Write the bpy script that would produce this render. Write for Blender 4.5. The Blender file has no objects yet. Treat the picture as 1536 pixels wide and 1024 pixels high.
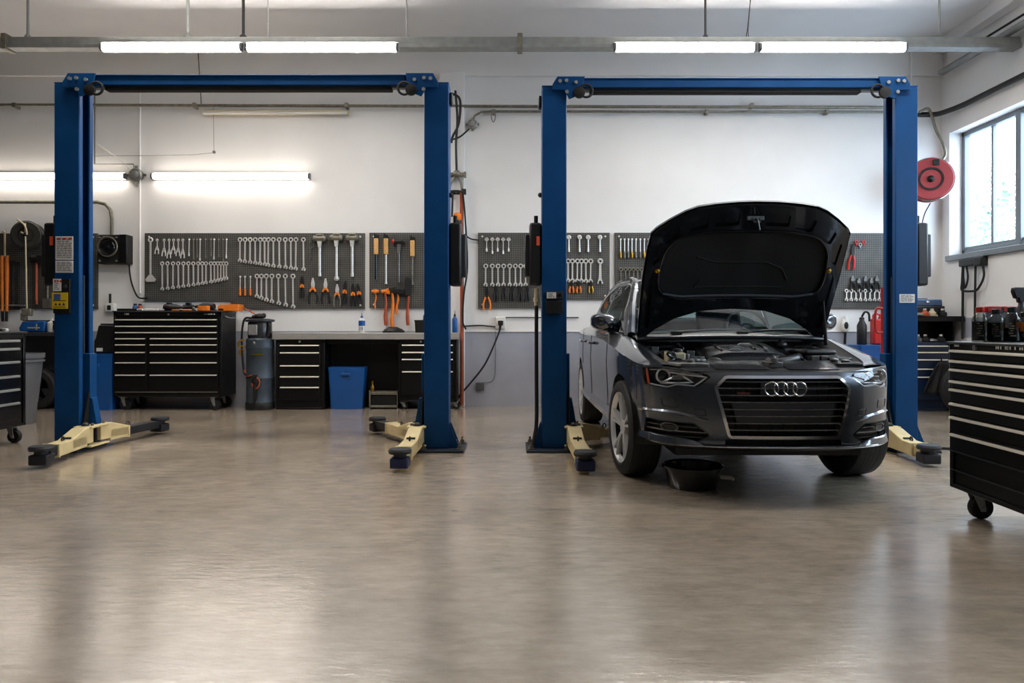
import bpy, bmesh, math, random
from mathutils import Vector, Matrix
from mathutils.geometry import delaunay_2d_cdt
random.seed(7)
PI = math.pi
COL = bpy.context.scene.collection
FPX = 1057.0           # focal length in pixels of the 1536 px wide photo
HY, CAMZ = 490.0, 1.10 # horizon row, camera height

def px(x, y, Y):
    """photo pixel seen at depth Y -> (X, Z) in metres"""
    s = FPX / Y
    return (x - 768) / s, CAMZ + (HY - y) / s

# ------------------------------------------------------------------ materials
def lin(c):
    return tuple(((v / 255) / 12.92 if v / 255 <= .04045 else ((v / 255 + .055) / 1.055) ** 2.4) for v in c) + (1,)

MATS = {}
def mat(name, col, rough=.5, metal=0.0, var=0.0, vscale=8.0, bump=0.0, bscale=60.0, coat=0.0, spec=.5, rvar=0.0, stretch=None, alpha=None):
    m = bpy.data.materials.new(name); m.use_nodes = True
    nt = m.node_tree; b = nt.nodes['Principled BSDF']
    c = lin(col)
    b.inputs['Base Color'].default_value = c
    b.inputs['Roughness'].default_value = rough
    b.inputs['Metallic'].default_value = metal
    b.inputs['Coat Weight'].default_value = coat
    b.inputs['Coat Roughness'].default_value = .06
    b.inputs['Specular IOR Level'].default_value = spec
    tc = None
    if var or rvar or bump:
        tc = nt.nodes.new('ShaderNodeTexCoord')
        mp = nt.nodes.new('ShaderNodeMapping'); nt.links.new(tc.outputs['Object'], mp.inputs[0])
        if stretch: mp.inputs['Scale'].default_value = stretch
    if var or rvar:
        n = nt.nodes.new('ShaderNodeTexNoise'); n.inputs['Scale'].default_value = vscale; n.inputs['Detail'].default_value = 5
        nt.links.new(mp.outputs[0], n.inputs['Vector'])
        if var:
            r = nt.nodes.new('ShaderNodeValToRGB')
            r.color_ramp.elements[0].position = .3; r.color_ramp.elements[1].position = .7
            r.color_ramp.elements[0].color = tuple(max(0, v * (1 - var)) for v in c[:3]) + (1,)
            r.color_ramp.elements[1].color = tuple(min(1, v * (1 + var)) for v in c[:3]) + (1,)
            nt.links.new(n.outputs['Fac'], r.inputs[0]); nt.links.new(r.outputs[0], b.inputs['Base Color'])
        if rvar:
            q = nt.nodes.new('ShaderNodeMapRange')
            q.inputs['To Min'].default_value = max(0, rough - rvar); q.inputs['To Max'].default_value = min(1, rough + rvar)
            q.inputs['From Min'].default_value = .3; q.inputs['From Max'].default_value = .7
            nt.links.new(n.outputs['Fac'], q.inputs['Value']); nt.links.new(q.outputs[0], b.inputs['Roughness'])
    if bump:
        n2 = nt.nodes.new('ShaderNodeTexNoise'); n2.inputs['Scale'].default_value = bscale; n2.inputs['Detail'].default_value = 3
        nt.links.new(mp.outputs[0], n2.inputs['Vector'])
        bp = nt.nodes.new('ShaderNodeBump'); bp.inputs['Strength'].default_value = bump; bp.inputs['Distance'].default_value = .01
        nt.links.new(n2.outputs['Fac'], bp.inputs['Height']); nt.links.new(bp.outputs[0], b.inputs['Normal'])
    MATS[name] = m
    return m

def emit(name, col, strength):
    m = bpy.data.materials.new(name); m.use_nodes = True
    nt = m.node_tree; b = nt.nodes['Principled BSDF']
    b.inputs['Base Color'].default_value = lin(col)
    b.inputs['Emission Color'].default_value = lin(col); b.inputs['Emission Strength'].default_value = strength
    MATS[name] = m
    return m

def thin_glass(name, tint, refl=.9, rough=.0, body=None, bodyfac=0.0):
    """thin clear sheet: transparent + fresnel reflection"""
    m = bpy.data.materials.new(name); m.use_nodes = True
    nt = m.node_tree; nt.nodes.clear()
    o = nt.nodes.new('ShaderNodeOutputMaterial'); t = nt.nodes.new('ShaderNodeBsdfTransparent'); g = nt.nodes.new('ShaderNodeBsdfGlossy')
    f = nt.nodes.new('ShaderNodeFresnel')
    ge = nt.nodes.new('ShaderNodeNewGeometry'); mr = nt.nodes.new('ShaderNodeMapRange')
    mr.inputs['To Min'].default_value = 1.5; mr.inputs['To Max'].default_value = 1 / 1.5
    nt.links.new(ge.outputs['Backfacing'], mr.inputs['Value']); nt.links.new(mr.outputs[0], f.inputs['IOR'])
    mx = nt.nodes.new('ShaderNodeMixShader')
    t.inputs[0].default_value = lin(tint); g.inputs[0].default_value = (refl, refl, refl, 1); g.inputs['Roughness'].default_value = rough
    nt.links.new(f.outputs[0], mx.inputs[0]); nt.links.new(t.outputs[0], mx.inputs[1]); nt.links.new(g.outputs[0], mx.inputs[2])
    nt.links.new(mx.outputs[0], o.inputs[0])
    MATS[name] = m
    return m

M = MATS
mat('chrome', (225, 225, 228), .16, 1.0)
mat('tool_steel', (228, 225, 219), .36, .45, var=.12, vscale=30)
mat('brushed_handle', (236, 228, 214), .35, .25)
mat('steel_top', (172, 169, 164), .36, .35, var=.08, vscale=6, stretch=(1, 8, 8))
mat('aged_metal', (128, 124, 112), .5, .7, var=.25, vscale=18)
mat('galvanised', (148, 150, 148), .5, .6, var=.12, vscale=10)
mat('dark_metal', (44, 43, 42), .5, .6, var=.2, vscale=20)
mat('black_powder', (10, 10, 10), .42, 0, bump=.05, bscale=300, rvar=.05, spec=.3)
mat('black_gloss', (11, 11, 13), .22, 0, coat=.3)
mat('black_plastic', (17, 17, 18), .45, 0, bump=.04, bscale=200)
mat('black_rubber', (15, 15, 15), .75, 0, var=.2, vscale=40)
mat('tyre_rubber', (22, 22, 22), .7, 0, var=.2, vscale=30)
mat('grey_plastic', (92, 94, 97), .45)
mat('charcoal_plastic', (45, 47, 50), .4)
mat('blue_plastic', (14, 78, 146), .4, 0, var=.06, vscale=6)
mat('lift_blue', (2, 63, 114), .48, 0, var=.10, vscale=5, bump=.03, bscale=120, rvar=.08, spec=.22)
mat('lift_shade', (8, 18, 34), .5)  # near-black blue, paints the shade inside the lift posts
mat('arm_cream', (212, 194, 146), .5, 0, var=.10, vscale=9, bump=.05, bscale=80)
mat('pad_rubber', (22, 24, 30), .6, 0, var=.15, vscale=30)
mat('pad_blue', (20, 34, 74), .5)
mat('orange', (228, 122, 30), .45, 0, var=.08, vscale=20)
mat('red_plastic', (190, 30, 24), .4)
mat('reel_red', (150, 50, 53), .5, 0, var=.08, vscale=10)
mat('yellow_paint', (222, 186, 30), .5)
mat('white_paper', (226, 224, 220), .6)
mat('print_grey', (96, 95, 98), .6)
mat('print_red', (176, 62, 48), .6)
mat('print_blue', (60, 90, 150), .6)
mat('white_plastic', (226, 224, 216), .45)
mat('cream_plastic', (196, 182, 150), .4)
mat('pale_wood', (212, 164, 100), .5, 0, var=.18, vscale=10, stretch=(6, 6, 1))
mat('copper', (176, 84, 52), .45, .35, var=.15, vscale=8)
mat('brass', (190, 146, 62), .35, 1.0)
mat('drum_blue', (62, 72, 82), .5, .3, var=.25, vscale=7, bump=.08, bscale=40)
mat('car_paint', (88, 93, 101), .25, .8, coat=1.0)
mat('hood_under', (24, 27, 33), .25, .4, coat=.8)
mat('liner_felt', (12, 12, 13), .8, 0, bump=.15, bscale=150)
mat('bay_black', (15, 15, 16), .42, 0, var=.2, vscale=30)
mat('bay_satin', (40, 41, 44), .27, 0, var=.1, vscale=20)
mat('bay_metal', (120, 120, 120), .4, .8, var=.3, vscale=25)
mat('rim_silver', (222, 222, 222), .3, .5)
mat('amber', (205, 84, 24), .3)
mat('lamp_silver', (225, 226, 230), .25, .3)
mat('badge_red', (96, 46, 46), .4)
mat('sticker_orange', (226, 84, 44), .5)
mat('trim_grey', (104, 112, 124), .35, .2)
mat('navy_paint', (13, 34, 62), .4)
mat('case_blue', (62, 86, 118), .4)
mat('bar_red', (150, 26, 24), .45)
mat('reel_black', (46, 44, 40), .4)
mat('plate_dark', (36, 46, 60), .5, .3, var=.2, vscale=12)
mat('seat_dark', (46, 47, 50), .7)
mat('lens_clear', (235, 240, 245), .05)
mat('window_frame', (120, 128, 134), .45, .2)
mat('oil_dark', (28, 22, 14), .1)
mat('bag_grey', (70, 72, 76), .6)
mat('ground_outside', (190, 194, 200), .9)
mat('wall_dim', (66, 68, 72), .6)
mat('leaf', (120, 150, 130), .7, 0, var=.3, vscale=3)
mat('trunk_bark', (120, 112, 104), .8)
thin_glass('windshield_glass', (190, 205, 205))
thin_glass('dark_glass', (112, 122, 122))
thin_glass('pane_glass', (245, 248, 250))
thin_glass('bottle_clear', (215, 218, 215))
thin_glass('lamp_lens', (238, 240, 242))
emit('tube_light', (255, 248, 240), 72.0)
emit('wall_tube_light', (255, 243, 230), 13.0)

def wall_paint(name, col, dado=None, dado_z=1.04):
    m = mat(name, col, .62, 0, var=.035, vscale=1.3, bump=.10, bscale=45)
    nt = m.node_tree; b = nt.nodes['Principled BSDF']
    # scuffs: faint soft grime, own shape
    return m
wall_paint('wall_white', (233, 231, 228))
mat('wall_lower_grey', (158, 161, 172), .5, 0, var=.08, vscale=2.2, bump=.12, bscale=30)
mat('ceiling_white', (226, 226, 227), .7, 0, var=.03, vscale=1.5)

def concrete():
    m = bpy.data.materials.new('floor_concrete'); m.use_nodes = True
    nt = m.node_tree; b = nt.nodes['Principled BSDF']; N = nt.nodes.new; L = nt.links.new
    tc = N('ShaderNodeTexCoord')
    def noise(scale, detail=8, rough=.6, dist=0, sc=(1, 1, 1)):
        mp = N('ShaderNodeMapping'); mp.inputs['Scale'].default_value = sc; L(tc.outputs['Object'], mp.inputs[0])
        n = N('ShaderNodeTexNoise'); n.inputs['Scale'].default_value = scale; n.inputs['Detail'].default_value = detail
        n.inputs['Roughness'].default_value = rough; n.inputs['Distortion'].default_value = dist
        L(mp.outputs[0], n.inputs['Vector']); return n
    n1 = noise(1.3, 7, .62, .3)
    r1 = N('ShaderNodeValToRGB'); e = r1.color_ramp.elements
    e[0].position, e[0].color = .12, lin((146, 132, 115)); e[1].position, e[1].color = .88, lin((236, 218, 195))
    k = e.new(.5); k.color = lin((200, 184, 164))
    r1.color_ramp.interpolation = 'EASE'; L(n1.outputs['Fac'], r1.inputs[0])
    n2 = noise(9, 8, .72, .1, (.6, 1.5, 1))
    r2 = N('ShaderNodeValToRGB'); e = r2.color_ramp.elements
    e[0].position, e[0].color = .22, (.55, .54, .53, 1); e[1].position, e[1].color = .78, (1.0, 1.0, 1.0, 1)
    r2.color_ramp.interpolation = 'EASE'; L(n2.outputs['Fac'], r2.inputs[0])
    mx = N('ShaderNodeMix'); mx.data_type = 'RGBA'; mx.blend_type = 'MULTIPLY'; mx.inputs[0].default_value = .8
    L(r1.outputs[0], mx.inputs[6]); L(r2.outputs[0], mx.inputs[7])
    # oil stains
    n3 = noise(.55, 4, .6, .3)
    r3 = N('ShaderNodeValToRGB'); e = r3.color_ramp.elements
    e[0].position, e[0].color = .15, (.66, .64, .61, 1); e[1].position, e[1].color = .75, (1, 1, 1, 1)
    r3.color_ramp.interpolation = 'EASE'; L(n3.outputs['Fac'], r3.inputs[0])
    mx2 = N('ShaderNodeMix'); mx2.data_type = 'RGBA'; mx2.blend_type = 'MULTIPLY'; mx2.inputs[0].default_value = .8
    L(mx.outputs[2], mx2.inputs[6]); L(r3.outputs[0], mx2.inputs[7])
    # sparse dark chips and dents
    n6 = noise(2.6, 9, .68, .2, (.7, 1.6, 1))
    r6 = N('ShaderNodeValToRGB'); e = r6.color_ramp.elements
    e[0].position, e[0].color = .285, (.45, .43, .40, 1); e[1].position, e[1].color = .335, (1, 1, 1, 1)
    L(n6.outputs['Fac'], r6.inputs[0])
    mx3 = N('ShaderNodeMix'); mx3.data_type = 'RGBA'; mx3.blend_type = 'MULTIPLY'; mx3.inputs[0].default_value = .8
    L(mx2.outputs[2], mx3.inputs[6]); L(r6.outputs[0], mx3.inputs[7])
    L(mx3.outputs[2], b.inputs['Base Color'])
    n4 = noise(1.6, 3, .5, .2)
    q = N('ShaderNodeMapRange'); q.inputs['From Min'].default_value = .1; q.inputs['From Max'].default_value = .9
    q.inputs['To Min'].default_value = .12; q.inputs['To Max'].default_value = .26
    L(n4.outputs['Fac'], q.inputs['Value']); q.interpolation_type = 'SMOOTHSTEP'; L(q.outputs[0], b.inputs['Roughness'])
    b.inputs['Specular IOR Level'].default_value = .5; b.inputs['Coat Weight'].default_value = .75; b.inputs['Coat IOR'].default_value = 1.75; L(q.outputs[0], b.inputs['Coat Roughness'])
    n5 = noise(16, 6, .62, .2, (.45, 1.5, 1))
    bp = N('ShaderNodeBump'); bp.inputs['Strength'].default_value = .17; bp.inputs['Distance'].default_value = .01
    L(n5.outputs['Fac'], bp.inputs['Height'])
    L(bp.outputs[0], b.inputs['Normal']); L(bp.outputs[0], b.inputs['Coat Normal'])
    M['floor_concrete'] = m
concrete()

def pegboard_mat():
    m = bpy.data.materials.new('pegboard_grey'); m.use_nodes = True
    nt = m.node_tree; b = nt.nodes['Principled BSDF']; N = nt.nodes.new; L = nt.links.new
    tc = N('ShaderNodeTexCoord'); sx = N('ShaderNodeSeparateXYZ'); L(tc.outputs['Object'], sx.inputs[0])
    def cell(out):
        d = N('ShaderNodeMath'); d.operation = 'DIVIDE'; d.inputs[1].default_value = .03; L(out, d.inputs[0])
        f = N('ShaderNodeMath'); f.operation = 'FRACT'; L(d.outputs[0], f.inputs[0])
        s = N('ShaderNodeMath'); s.operation = 'SUBTRACT'; s.inputs[1].default_value = .5; L(f.outputs[0], s.inputs[0])
        p = N('ShaderNodeMath'); p.operation = 'MULTIPLY'; L(s.outputs[0], p.inputs[0]); L(s.outputs[0], p.inputs[1])
        return p.outputs[0]
    a = N('ShaderNodeMath'); a.operation = 'ADD'; L(cell(sx.outputs[0]), a.inputs[0]); L(cell(sx.outputs[2]), a.inputs[1])
    lt = N('ShaderNodeMath'); lt.operation = 'LESS_THAN'; lt.inputs[1].default_value = .075; L(a.outputs[0], lt.inputs[0])
    n = N('ShaderNodeTexNoise'); n.inputs['Scale'].default_value = 5; n.inputs['Detail'].default_value = 6; L(tc.outputs['Object'], n.inputs['Vector'])
    r = N('ShaderNodeValToRGB'); e = r.color_ramp.elements
    e[0].position, e[0].color = .3, lin((72, 70, 66)); e[1].position, e[1].color = .7, lin((94, 92, 87)); L(n.outputs['Fac'], r.inputs[0])
    mx = N('ShaderNodeMix'); mx.data_type = 'RGBA'; L(lt.outputs[0], mx.inputs[0]); L(r.outputs[0], mx.inputs[6]); mx.inputs[7].default_value = lin((20, 20, 20))
    L(mx.outputs[2], b.inputs['Base Color']); b.inputs['Roughness'].default_value = .55
    M['pegboard_grey'] = m
pegboard_mat()

# ------------------------------------------------------------------ mesh builder
class MB:
    def __init__(s): s.v = []; s.f = []; s.mi = []
    def add(s, vs, fs, mi=0, X=None):
        o = len(s.v)
        for p in vs:
            p = Vector(p)
            s.v.append(X @ p if X is not None else p)
        for f in fs: s.f.append([o + i for i in f]); s.mi.append(mi)
        return s
    def box(s, x0, x1, y0, y1, z0, z1, mi=0, X=None):
        vs = [(x, y, z) for x in (x0, x1) for y in (y0, y1) for z in (z0, z1)]
        return s.add(vs, [(0, 1, 3, 2), (4, 6, 7, 5), (0, 4, 5, 1), (2, 3, 7, 6), (0, 2, 6, 4), (1, 5, 7, 3)], mi, X)
    def cbox(s, c, d, mi=0, X=None):
        return s.box(c[0] - d[0] / 2, c[0] + d[0] / 2, c[1] - d[1] / 2, c[1] + d[1] / 2, c[2] - d[2] / 2, c[2] + d[2] / 2, mi, X)
    def prism(s, poly, a, b, plane='xz', mi=0, X=None):
        n = len(poly)
        def P(p, h):
            return {'xz': (p[0], h, p[1]), 'xy': (p[0], p[1], h), 'yz': (h, p[0], p[1])}[plane]
        vs = [P(p, a) for p in poly] + [P(p, b) for p in poly]
        fs = [tuple(range(n)), tuple(range(2 * n - 1, n - 1, -1))] + [(i, (i + 1) % n, n + (i + 1) % n, n + i) for i in range(n)]
        return s.add(vs, fs, mi, X)
    def tube(s, pts, r, n=8, mi=0, closed=False, X=None, cap=True):
        pts = [Vector(p) for p in pts]; m = len(pts)
        rr = r if isinstance(r, (list, tuple)) else [r] * m
        vs = []; up = None
        for i, p in enumerate(pts):
            if closed: d = pts[(i + 1) % m] - pts[i - 1]
            else: d = pts[min(i + 1, m - 1)] - pts[max(i - 1, 0)]
            if d.length < 1e-9: d = Vector((0, 0, 1))
            d.normalize()
            if up is None:
                up = Vector((0, 0, 1)) if abs(d.z) < .9 else Vector((1, 0, 0))
            a = (up - d * up.dot(d))
            if a.length < 1e-6: a = d.orthogonal()
            a.normalize(); up = a; c = d.cross(a)
            for k in range(n):
                t = 2 * PI * k / n
                vs.append(p + (a * math.cos(t) + c * math.sin(t)) * rr[i])
        fs = []
        for i in range(m if closed else m - 1):
            j = (i + 1) % m
            for k in range(n):
                fs.append((i * n + k, i * n + (k + 1) % n, j * n + (k + 1) % n, j * n + k))
        if not closed and cap:
            fs.append(tuple(range(n - 1, -1, -1))); fs.append(tuple((m - 1) * n + k for k in range(n)))
        return s.add(vs, fs, mi, X)
    def cyl(s, p0, p1, r0, r1=None, n=16, mi=0, X=None):
        return s.tube([p0, p1], [r0, r0 if r1 is None else r1], n, mi, X=X)
    def lathe(s, prof, n=24, c=(0, 0, 0), axis='z', mi=0, X=None, close=False, cap=True):
        vs = []
        for r, h in prof:
            for k in range(n):
                t = 2 * PI * k / n; a, b = r * math.cos(t), r * math.sin(t)
                v = {'z': (a, b, h), 'y': (a, h, b), 'x': (h, a, b)}[axis]
                vs.append((v[0] + c[0], v[1] + c[1], v[2] + c[2]))
        fs = []; m = len(prof)
        for i in range(m if close else m - 1):
            j = (i + 1) % m
            for k in range(n): fs.append((i * n + k, i * n + (k + 1) % n, j * n + (k + 1) % n, j * n + k))
        if not close and cap:
            if prof[0][0] > 1e-5: fs.append(tuple(range(n - 1, -1, -1)))
            if prof[-1][0] > 1e-5: fs.append(tuple((m - 1) * n + k for k in range(n)))
        return s.add(vs, fs, mi, X)
    def ball(s, c, r, n=14, m=9, mi=0, X=None):
        if not isinstance(r, (tuple, list)): r = (r, r, r)
        vs = [(c[0], c[1], c[2] - r[2])]
        for i in range(1, m):
            ph = -PI / 2 + PI * i / m
            for k in range(n):
                t = 2 * PI * k / n
                vs.append((c[0] + r[0] * math.cos(ph) * math.cos(t), c[1] + r[1] * math.cos(ph) * math.sin(t), c[2] + r[2] * math.sin(ph)))
        vs.append((c[0], c[1], c[2] + r[2])); fs = []
        for k in range(n):
            fs.append((0, 1 + (k + 1) % n, 1 + k))
            for i in range(m - 2): fs.append((1 + i * n + k, 1 + i * n + (k + 1) % n, 1 + (i + 1) * n + (k + 1) % n, 1 + (i + 1) * n + k))
            fs.append((1 + (m - 2) * n + k, 1 + (m - 2) * n + (k + 1) % n, len(vs) - 1))
        return s.add(vs, fs, mi, X)
    def torus(s, c, R, r, axis='y', n=32, k=8, mi=0, X=None, arc=None):
        pts = []
        a0, a1 = arc if arc else (0, 2 * PI)
        cnt = n if not arc else n + 1
        for i in range(cnt):
            t = a0 + (a1 - a0) * i / n; a, b = R * math.cos(t), R * math.sin(t)
            v = {'z': (a, b, 0), 'y': (a, 0, b), 'x': (0, a, b)}[axis]
            pts.append((v[0] + c[0], v[1] + c[1], v[2] + c[2]))
        return s.tube(pts, r, k, mi, closed=not arc, X=X)
    def grid(s, rows, mi=0, X=None, closeu=False):
        n = len(rows[0]); vs = [p for r in rows for p in r]; fs = []
        for i in range(len(rows) - 1):
            for k in range(n if closeu else n - 1):
                fs.append((i * n + k, i * n + (k + 1) % n, (i + 1) * n + (k + 1) % n, (i + 1) * n + k))
        return s.add(vs, fs, mi, X)
    def build(s, name, mats, parent=None, loc=(0, 0, 0), rz=0.0, bevel=0.0, seg=2, smooth=True, angle=38, fix=True, solid=0.0, sub=0, origin=None):
        me = bpy.data.meshes.new(name)
        if origin is not None:
            o = Vector(origin); vs = [v - o for v in s.v]; loc = o
        else: vs = s.v
        me.from_pydata([tuple(v) for v in vs], [], s.f)
        if not isinstance(mats, (list, tuple)): mats = [mats]
        for m in mats: me.materials.append(MATS[m] if isinstance(m, str) else m)
        for p, i in zip(me.polygons, s.mi): p.material_index = i
        if fix:
            bm = bmesh.new(); bm.from_mesh(me); bmesh.ops.recalc_face_normals(bm, faces=bm.faces); bm.to_mesh(me); bm.free()
        if smooth:
            me.polygons.foreach_set('use_smooth', [True] * len(me.polygons))
            if not sub: me.set_sharp_from_angle(angle=math.radians(angle))
        ob = bpy.data.objects.new(name, me); COL.objects.link(ob)
        ob.location = loc; ob.rotation_euler[2] = rz
        if parent is not None: ob.parent = parent
        if solid:
            md = ob.modifiers.new('thick', 'SOLIDIFY'); md.thickness = solid; md.offset = -1
        if bevel:
            md = ob.modifiers.new('edge', 'BEVEL'); md.width = bevel; md.segments = seg; md.limit_method = 'ANGLE'; md.angle_limit = math.radians(40)
        if sub:
            md = ob.modifiers.new('smooth', 'SUBSURF'); md.levels = sub; md.render_levels = sub
        return ob

def tag(o, label, cat, group=None):
    o['label'] = label; o['category'] = cat; o['kind'] = 'thing'
    if group: o['group'] = group
    return o
def thing(name, label, cat, loc=(0, 0, 0), rz=0.0, group=None):
    o = bpy.data.objects.new(name, None); COL.objects.link(o); o.empty_display_size = .1
    o.location = loc; o.rotation_euler[2] = rz
    return tag(o, label, cat, group)
def struct(o):
    o['kind'] = 'structure'; return o
def lab(o, text):
    o['label'] = text; return o

def cat_rom(pts, per=8, closed=False):
    P = [Vector(p) for p in pts]; n = len(P); out = []
    rng = range(n if closed else n - 1)
    for i in rng:
        if closed: a, b, c, d = P[i - 1], P[i], P[(i + 1) % n], P[(i + 2) % n]
        else:
            b, c = P[i], P[i + 1]; a = P[i - 1] if i else b * 2 - c; d = P[i + 2] if i + 2 < n else c * 2 - b
        for k in range(per):
            t = k / per
            out.append(.5 * (2 * b + (c - a) * t + (2 * a - 5 * b + 4 * c - d) * t * t + (3 * b - a - 3 * c + d) * t ** 3))
    if not closed: out.append(P[-1])
    return out

def roundpoly(pts, r, k=5):
    """2D polygon with rounded corners"""
    out = []; n = len(pts)
    for i in range(n):
        a, b, c = Vector(pts[i - 1]), Vector(pts[i]), Vector(pts[(i + 1) % n])
        u, v = a - b, c - b; q = min(r, u.length * .45, v.length * .45); u.normalize(); v.normalize()
        p0, p1 = b + u * q, b + v * q
        for j in range(k + 1):
            t = j / k
            out.append(tuple(p0 * (1 - t) ** 2 + b * 2 * t * (1 - t) + p1 * t * t))
    return out

def inside(p, poly):
    x, y = p; c = False; j = len(poly) - 1
    for i in range(len(poly)):
        xi, yi = poly[i]; xj, yj = poly[j]
        if (yi > y) != (yj > y) and x < (xj - xi) * (y - yi) / (yj - yi) + xi: c = not c
        j = i
    return c
def dens(poly, step):
    out = []
    for i in range(len(poly)):
        a, b = Vector(poly[i]), Vector(poly[(i + 1) % len(poly)])
        k = max(1, int((b - a).length / step + .5))
        for j in range(k): out.append(tuple(a.lerp(b, j / k)))
    return out
def drape(mb, outer, holes, surf, step=.04, mi=0):
    """triangulate a 2D outline with holes and lay it on surf(u, v)"""
    vs, es = [], []
    loops = [dens(outer, step)] + [dens(h, step) for h in holes]
    for L in loops:
        o = len(vs)
        for i, p in enumerate(L): vs.append(Vector(p)); es.append((o + i, o + (i + 1) % len(L)))
    xs = [p[0] for p in loops[0]]; ys = [p[1] for p in loops[0]]
    nx = int((max(xs) - min(xs)) / step); ny = int((max(ys) - min(ys)) / step)
    near = step * .45
    bl = [p for L in loops for p in L]
    cells = {}
    for p in bl: cells.setdefault((int(p[0] // step), int(p[1] // step)), []).append(p)
    for i in range(nx + 1):
        for j in range(ny + 1):
            p = (min(xs) + (i + .5) * step, min(ys) + (j + .5) * step)
            if not inside(p, loops[0]) or any(inside(p, h) for h in loops[1:]): continue
            c = (int(p[0] // step), int(p[1] // step)); bad = False
            for a in (-1, 0, 1):
                for b in (-1, 0, 1):
                    for q in cells.get((c[0] + a, c[1] + b), ()):
                        if (q[0] - p[0]) ** 2 + (q[1] - p[1]) ** 2 < near * near: bad = True
            if not bad: vs.append(Vector(p))
    V, E, F, *_ = delaunay_2d_cdt(vs, es, [], 0, 1e-6)
    keep = []
    for f in F:
        cx = sum(V[i][0] for i in f) / len(f); cy = sum(V[i][1] for i in f) / len(f)
        if inside((cx, cy), loops[0]) and not any(inside((cx, cy), h) for h in loops[1:]): keep.append(tuple(f))
    mb.add([surf(v[0], v[1]) for v in V], keep, mi)
    return mb
def hem(mb, outline, surf_a, surf_b, step=.04, mi=0):
    """wall joining the outline on surf_a to the outline on surf_b"""
    L = dens(outline, step); n = len(L)
    vs = [surf_a(*p) for p in L] + [surf_b(*p) for p in L]
    mb.add(vs, [(i, (i + 1) % n, n + (i + 1) % n, n + i) for i in range(n)], mi)
    return mb

def table(xs, ys):
    """smooth interpolation through a table"""
    n = len(xs)
    def d(i):
        a, b = max(i - 1, 0), min(i + 1, n - 1)
        return (ys[b] - ys[a]) / (xs[b] - xs[a])
    D = [d(i) for i in range(n)]
    def f(x):
        if x <= xs[0]: return ys[0]
        if x >= xs[-1]: return ys[-1]
        i = max(k for k in range(n) if xs[k] <= x); i = min(i, n - 2)
        h = xs[i + 1] - xs[i]; t = (x - xs[i]) / h
        return (ys[i] * (1 + 2 * t) * (1 - t) ** 2 + D[i] * h * t * (1 - t) ** 2 + ys[i + 1] * t * t * (3 - 2 * t) + D[i + 1] * h * t * t * (t - 1))
    return f
def sstep(a, b, x):
    t = min(1, max(0, (x - a) / (b - a))); return t * t * (3 - 2 * t)
# ------------------------------------------------------------------ the room
WY = 9.79      # back wall
RX = 5.97      # right wall
LX = -8.2      # left wall
FY = -4.5      # wall behind the camera
CZ = 5.03      # ceiling
DZ = 1.04      # top of the grey painted lower wall

b = MB().box(LX - .2, RX + .25, FY - .2, WY + .2, -.15, 0); struct(b.build('floor', 'floor_concrete', smooth=False))
b = MB().box(LX - .2, RX + .25, FY - .2, WY + .2, CZ, CZ + .15); struct(b.build('ceiling', 'ceiling_white', smooth=False))
def two_tone(name, x0, x1, y0, y1):
    b = MB().box(x0, x1, y0, y1, 0, DZ, 1).box(x0, x1, y0, y1, DZ, CZ, 0)
    return struct(b.build(name, ['wall_white', 'wall_lower_grey'], smooth=False))
two_tone('wall_back', LX - .2, RX + .25, WY, WY + .2)
struct(MB().box(LX - .2, LX, FY, WY, 0, CZ).build('wall_left', 'wall_dim', smooth=False))
struct(MB().box(LX - .2, RX + .25, FY - .2, FY, 0, CZ).build('wall_front', 'wall_dim', smooth=False))
# right wall with two window openings
WIN = [(5.3, 9.62, 2.05, 3.74), (0.4, 4.4, 2.05, 3.74)]
b = MB()
T = .25
b.box(RX, RX + T, FY, WY, 0, DZ, 0); b.box(RX, RX + T, FY, WY, DZ, 2.05); b.box(RX, RX + T, FY, WY, 3.74, CZ)
b.box(RX, RX + T, 9.62, WY, 2.05, 3.74); b.box(RX, RX + T, 4.4, 5.3, 2.05, 3.74); b.box(RX, RX + T, FY, .4, 2.05, 3.74)
struct(b.build('wall_right', ['wall_white'], smooth=False))
# wall band under the ceiling and the pilaster
b = MB().box(LX, RX, WY - .05, WY, 4.57, CZ); struct(b.build('trim_1', 'wall_white', bevel=.008))
b = MB().box(-1.0, -.655, WY - .10, WY, 0, 4.60); struct(b.build('trim_2', 'wall_white', bevel=.008))
b = MB().box(-.655, RX, WY - .012, WY, DZ - .012, DZ + .012); struct(b.build('baseboard_back', 'wall_white', bevel=.003))
b = MB().box(RX - .16, RX, FY, WY - .0, CZ - .16, CZ); struct(b.build('trim_3', 'ceiling_white', bevel=.01))

for i, (y0, y1, z0, z1) in enumerate(WIN):
    fr = MB(); X0, X1 = RX + .17, RX + .25; fw = .06
    fr.box(X0, X1, y0, y1, z0, z0 + fw + .03).box(X0, X1, y0, y1, z1 - fw, z1)
    fr.box(X0, X1, y0, y0 + fw, z0, z1).box(X0, X1, y1 - fw, y1, z0, z1)
    n = 4; w = (y1 - y0) / n
    for k in range(1, n): fr.box(X0 - .01, X1, y1 - k * w - .045, y1 - k * w + .045, z0, z1)
    for k in range(n):
        m = y1 - k * w - w * .54
        fr.box(X0 + .015, X1 - .015, m - .018, m + .018, z0 + fw, z1 - fw)
        fr.box(X0 + .02, X1 - .02, y1 - k * w - w + .05, y1 - k * w - .03, z0 + .09, z0 + .13)
    f = struct(fr.build('window_%d' % (i + 1), 'window_frame', bevel=.006))
    g = MB().box(X0 + .035, X0 + .041, y0 + .03, y1 - .03, z0 + .03, z1 - .03).build('pane', 'pane_glass', f, smooth=False)
    s_ = MB().box(RX - .05, RX + .17, y0 - .02, y1 + .02, z0 - .06, z0 + .015).build('sill', 'window_frame', f, bevel=.008)

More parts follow.
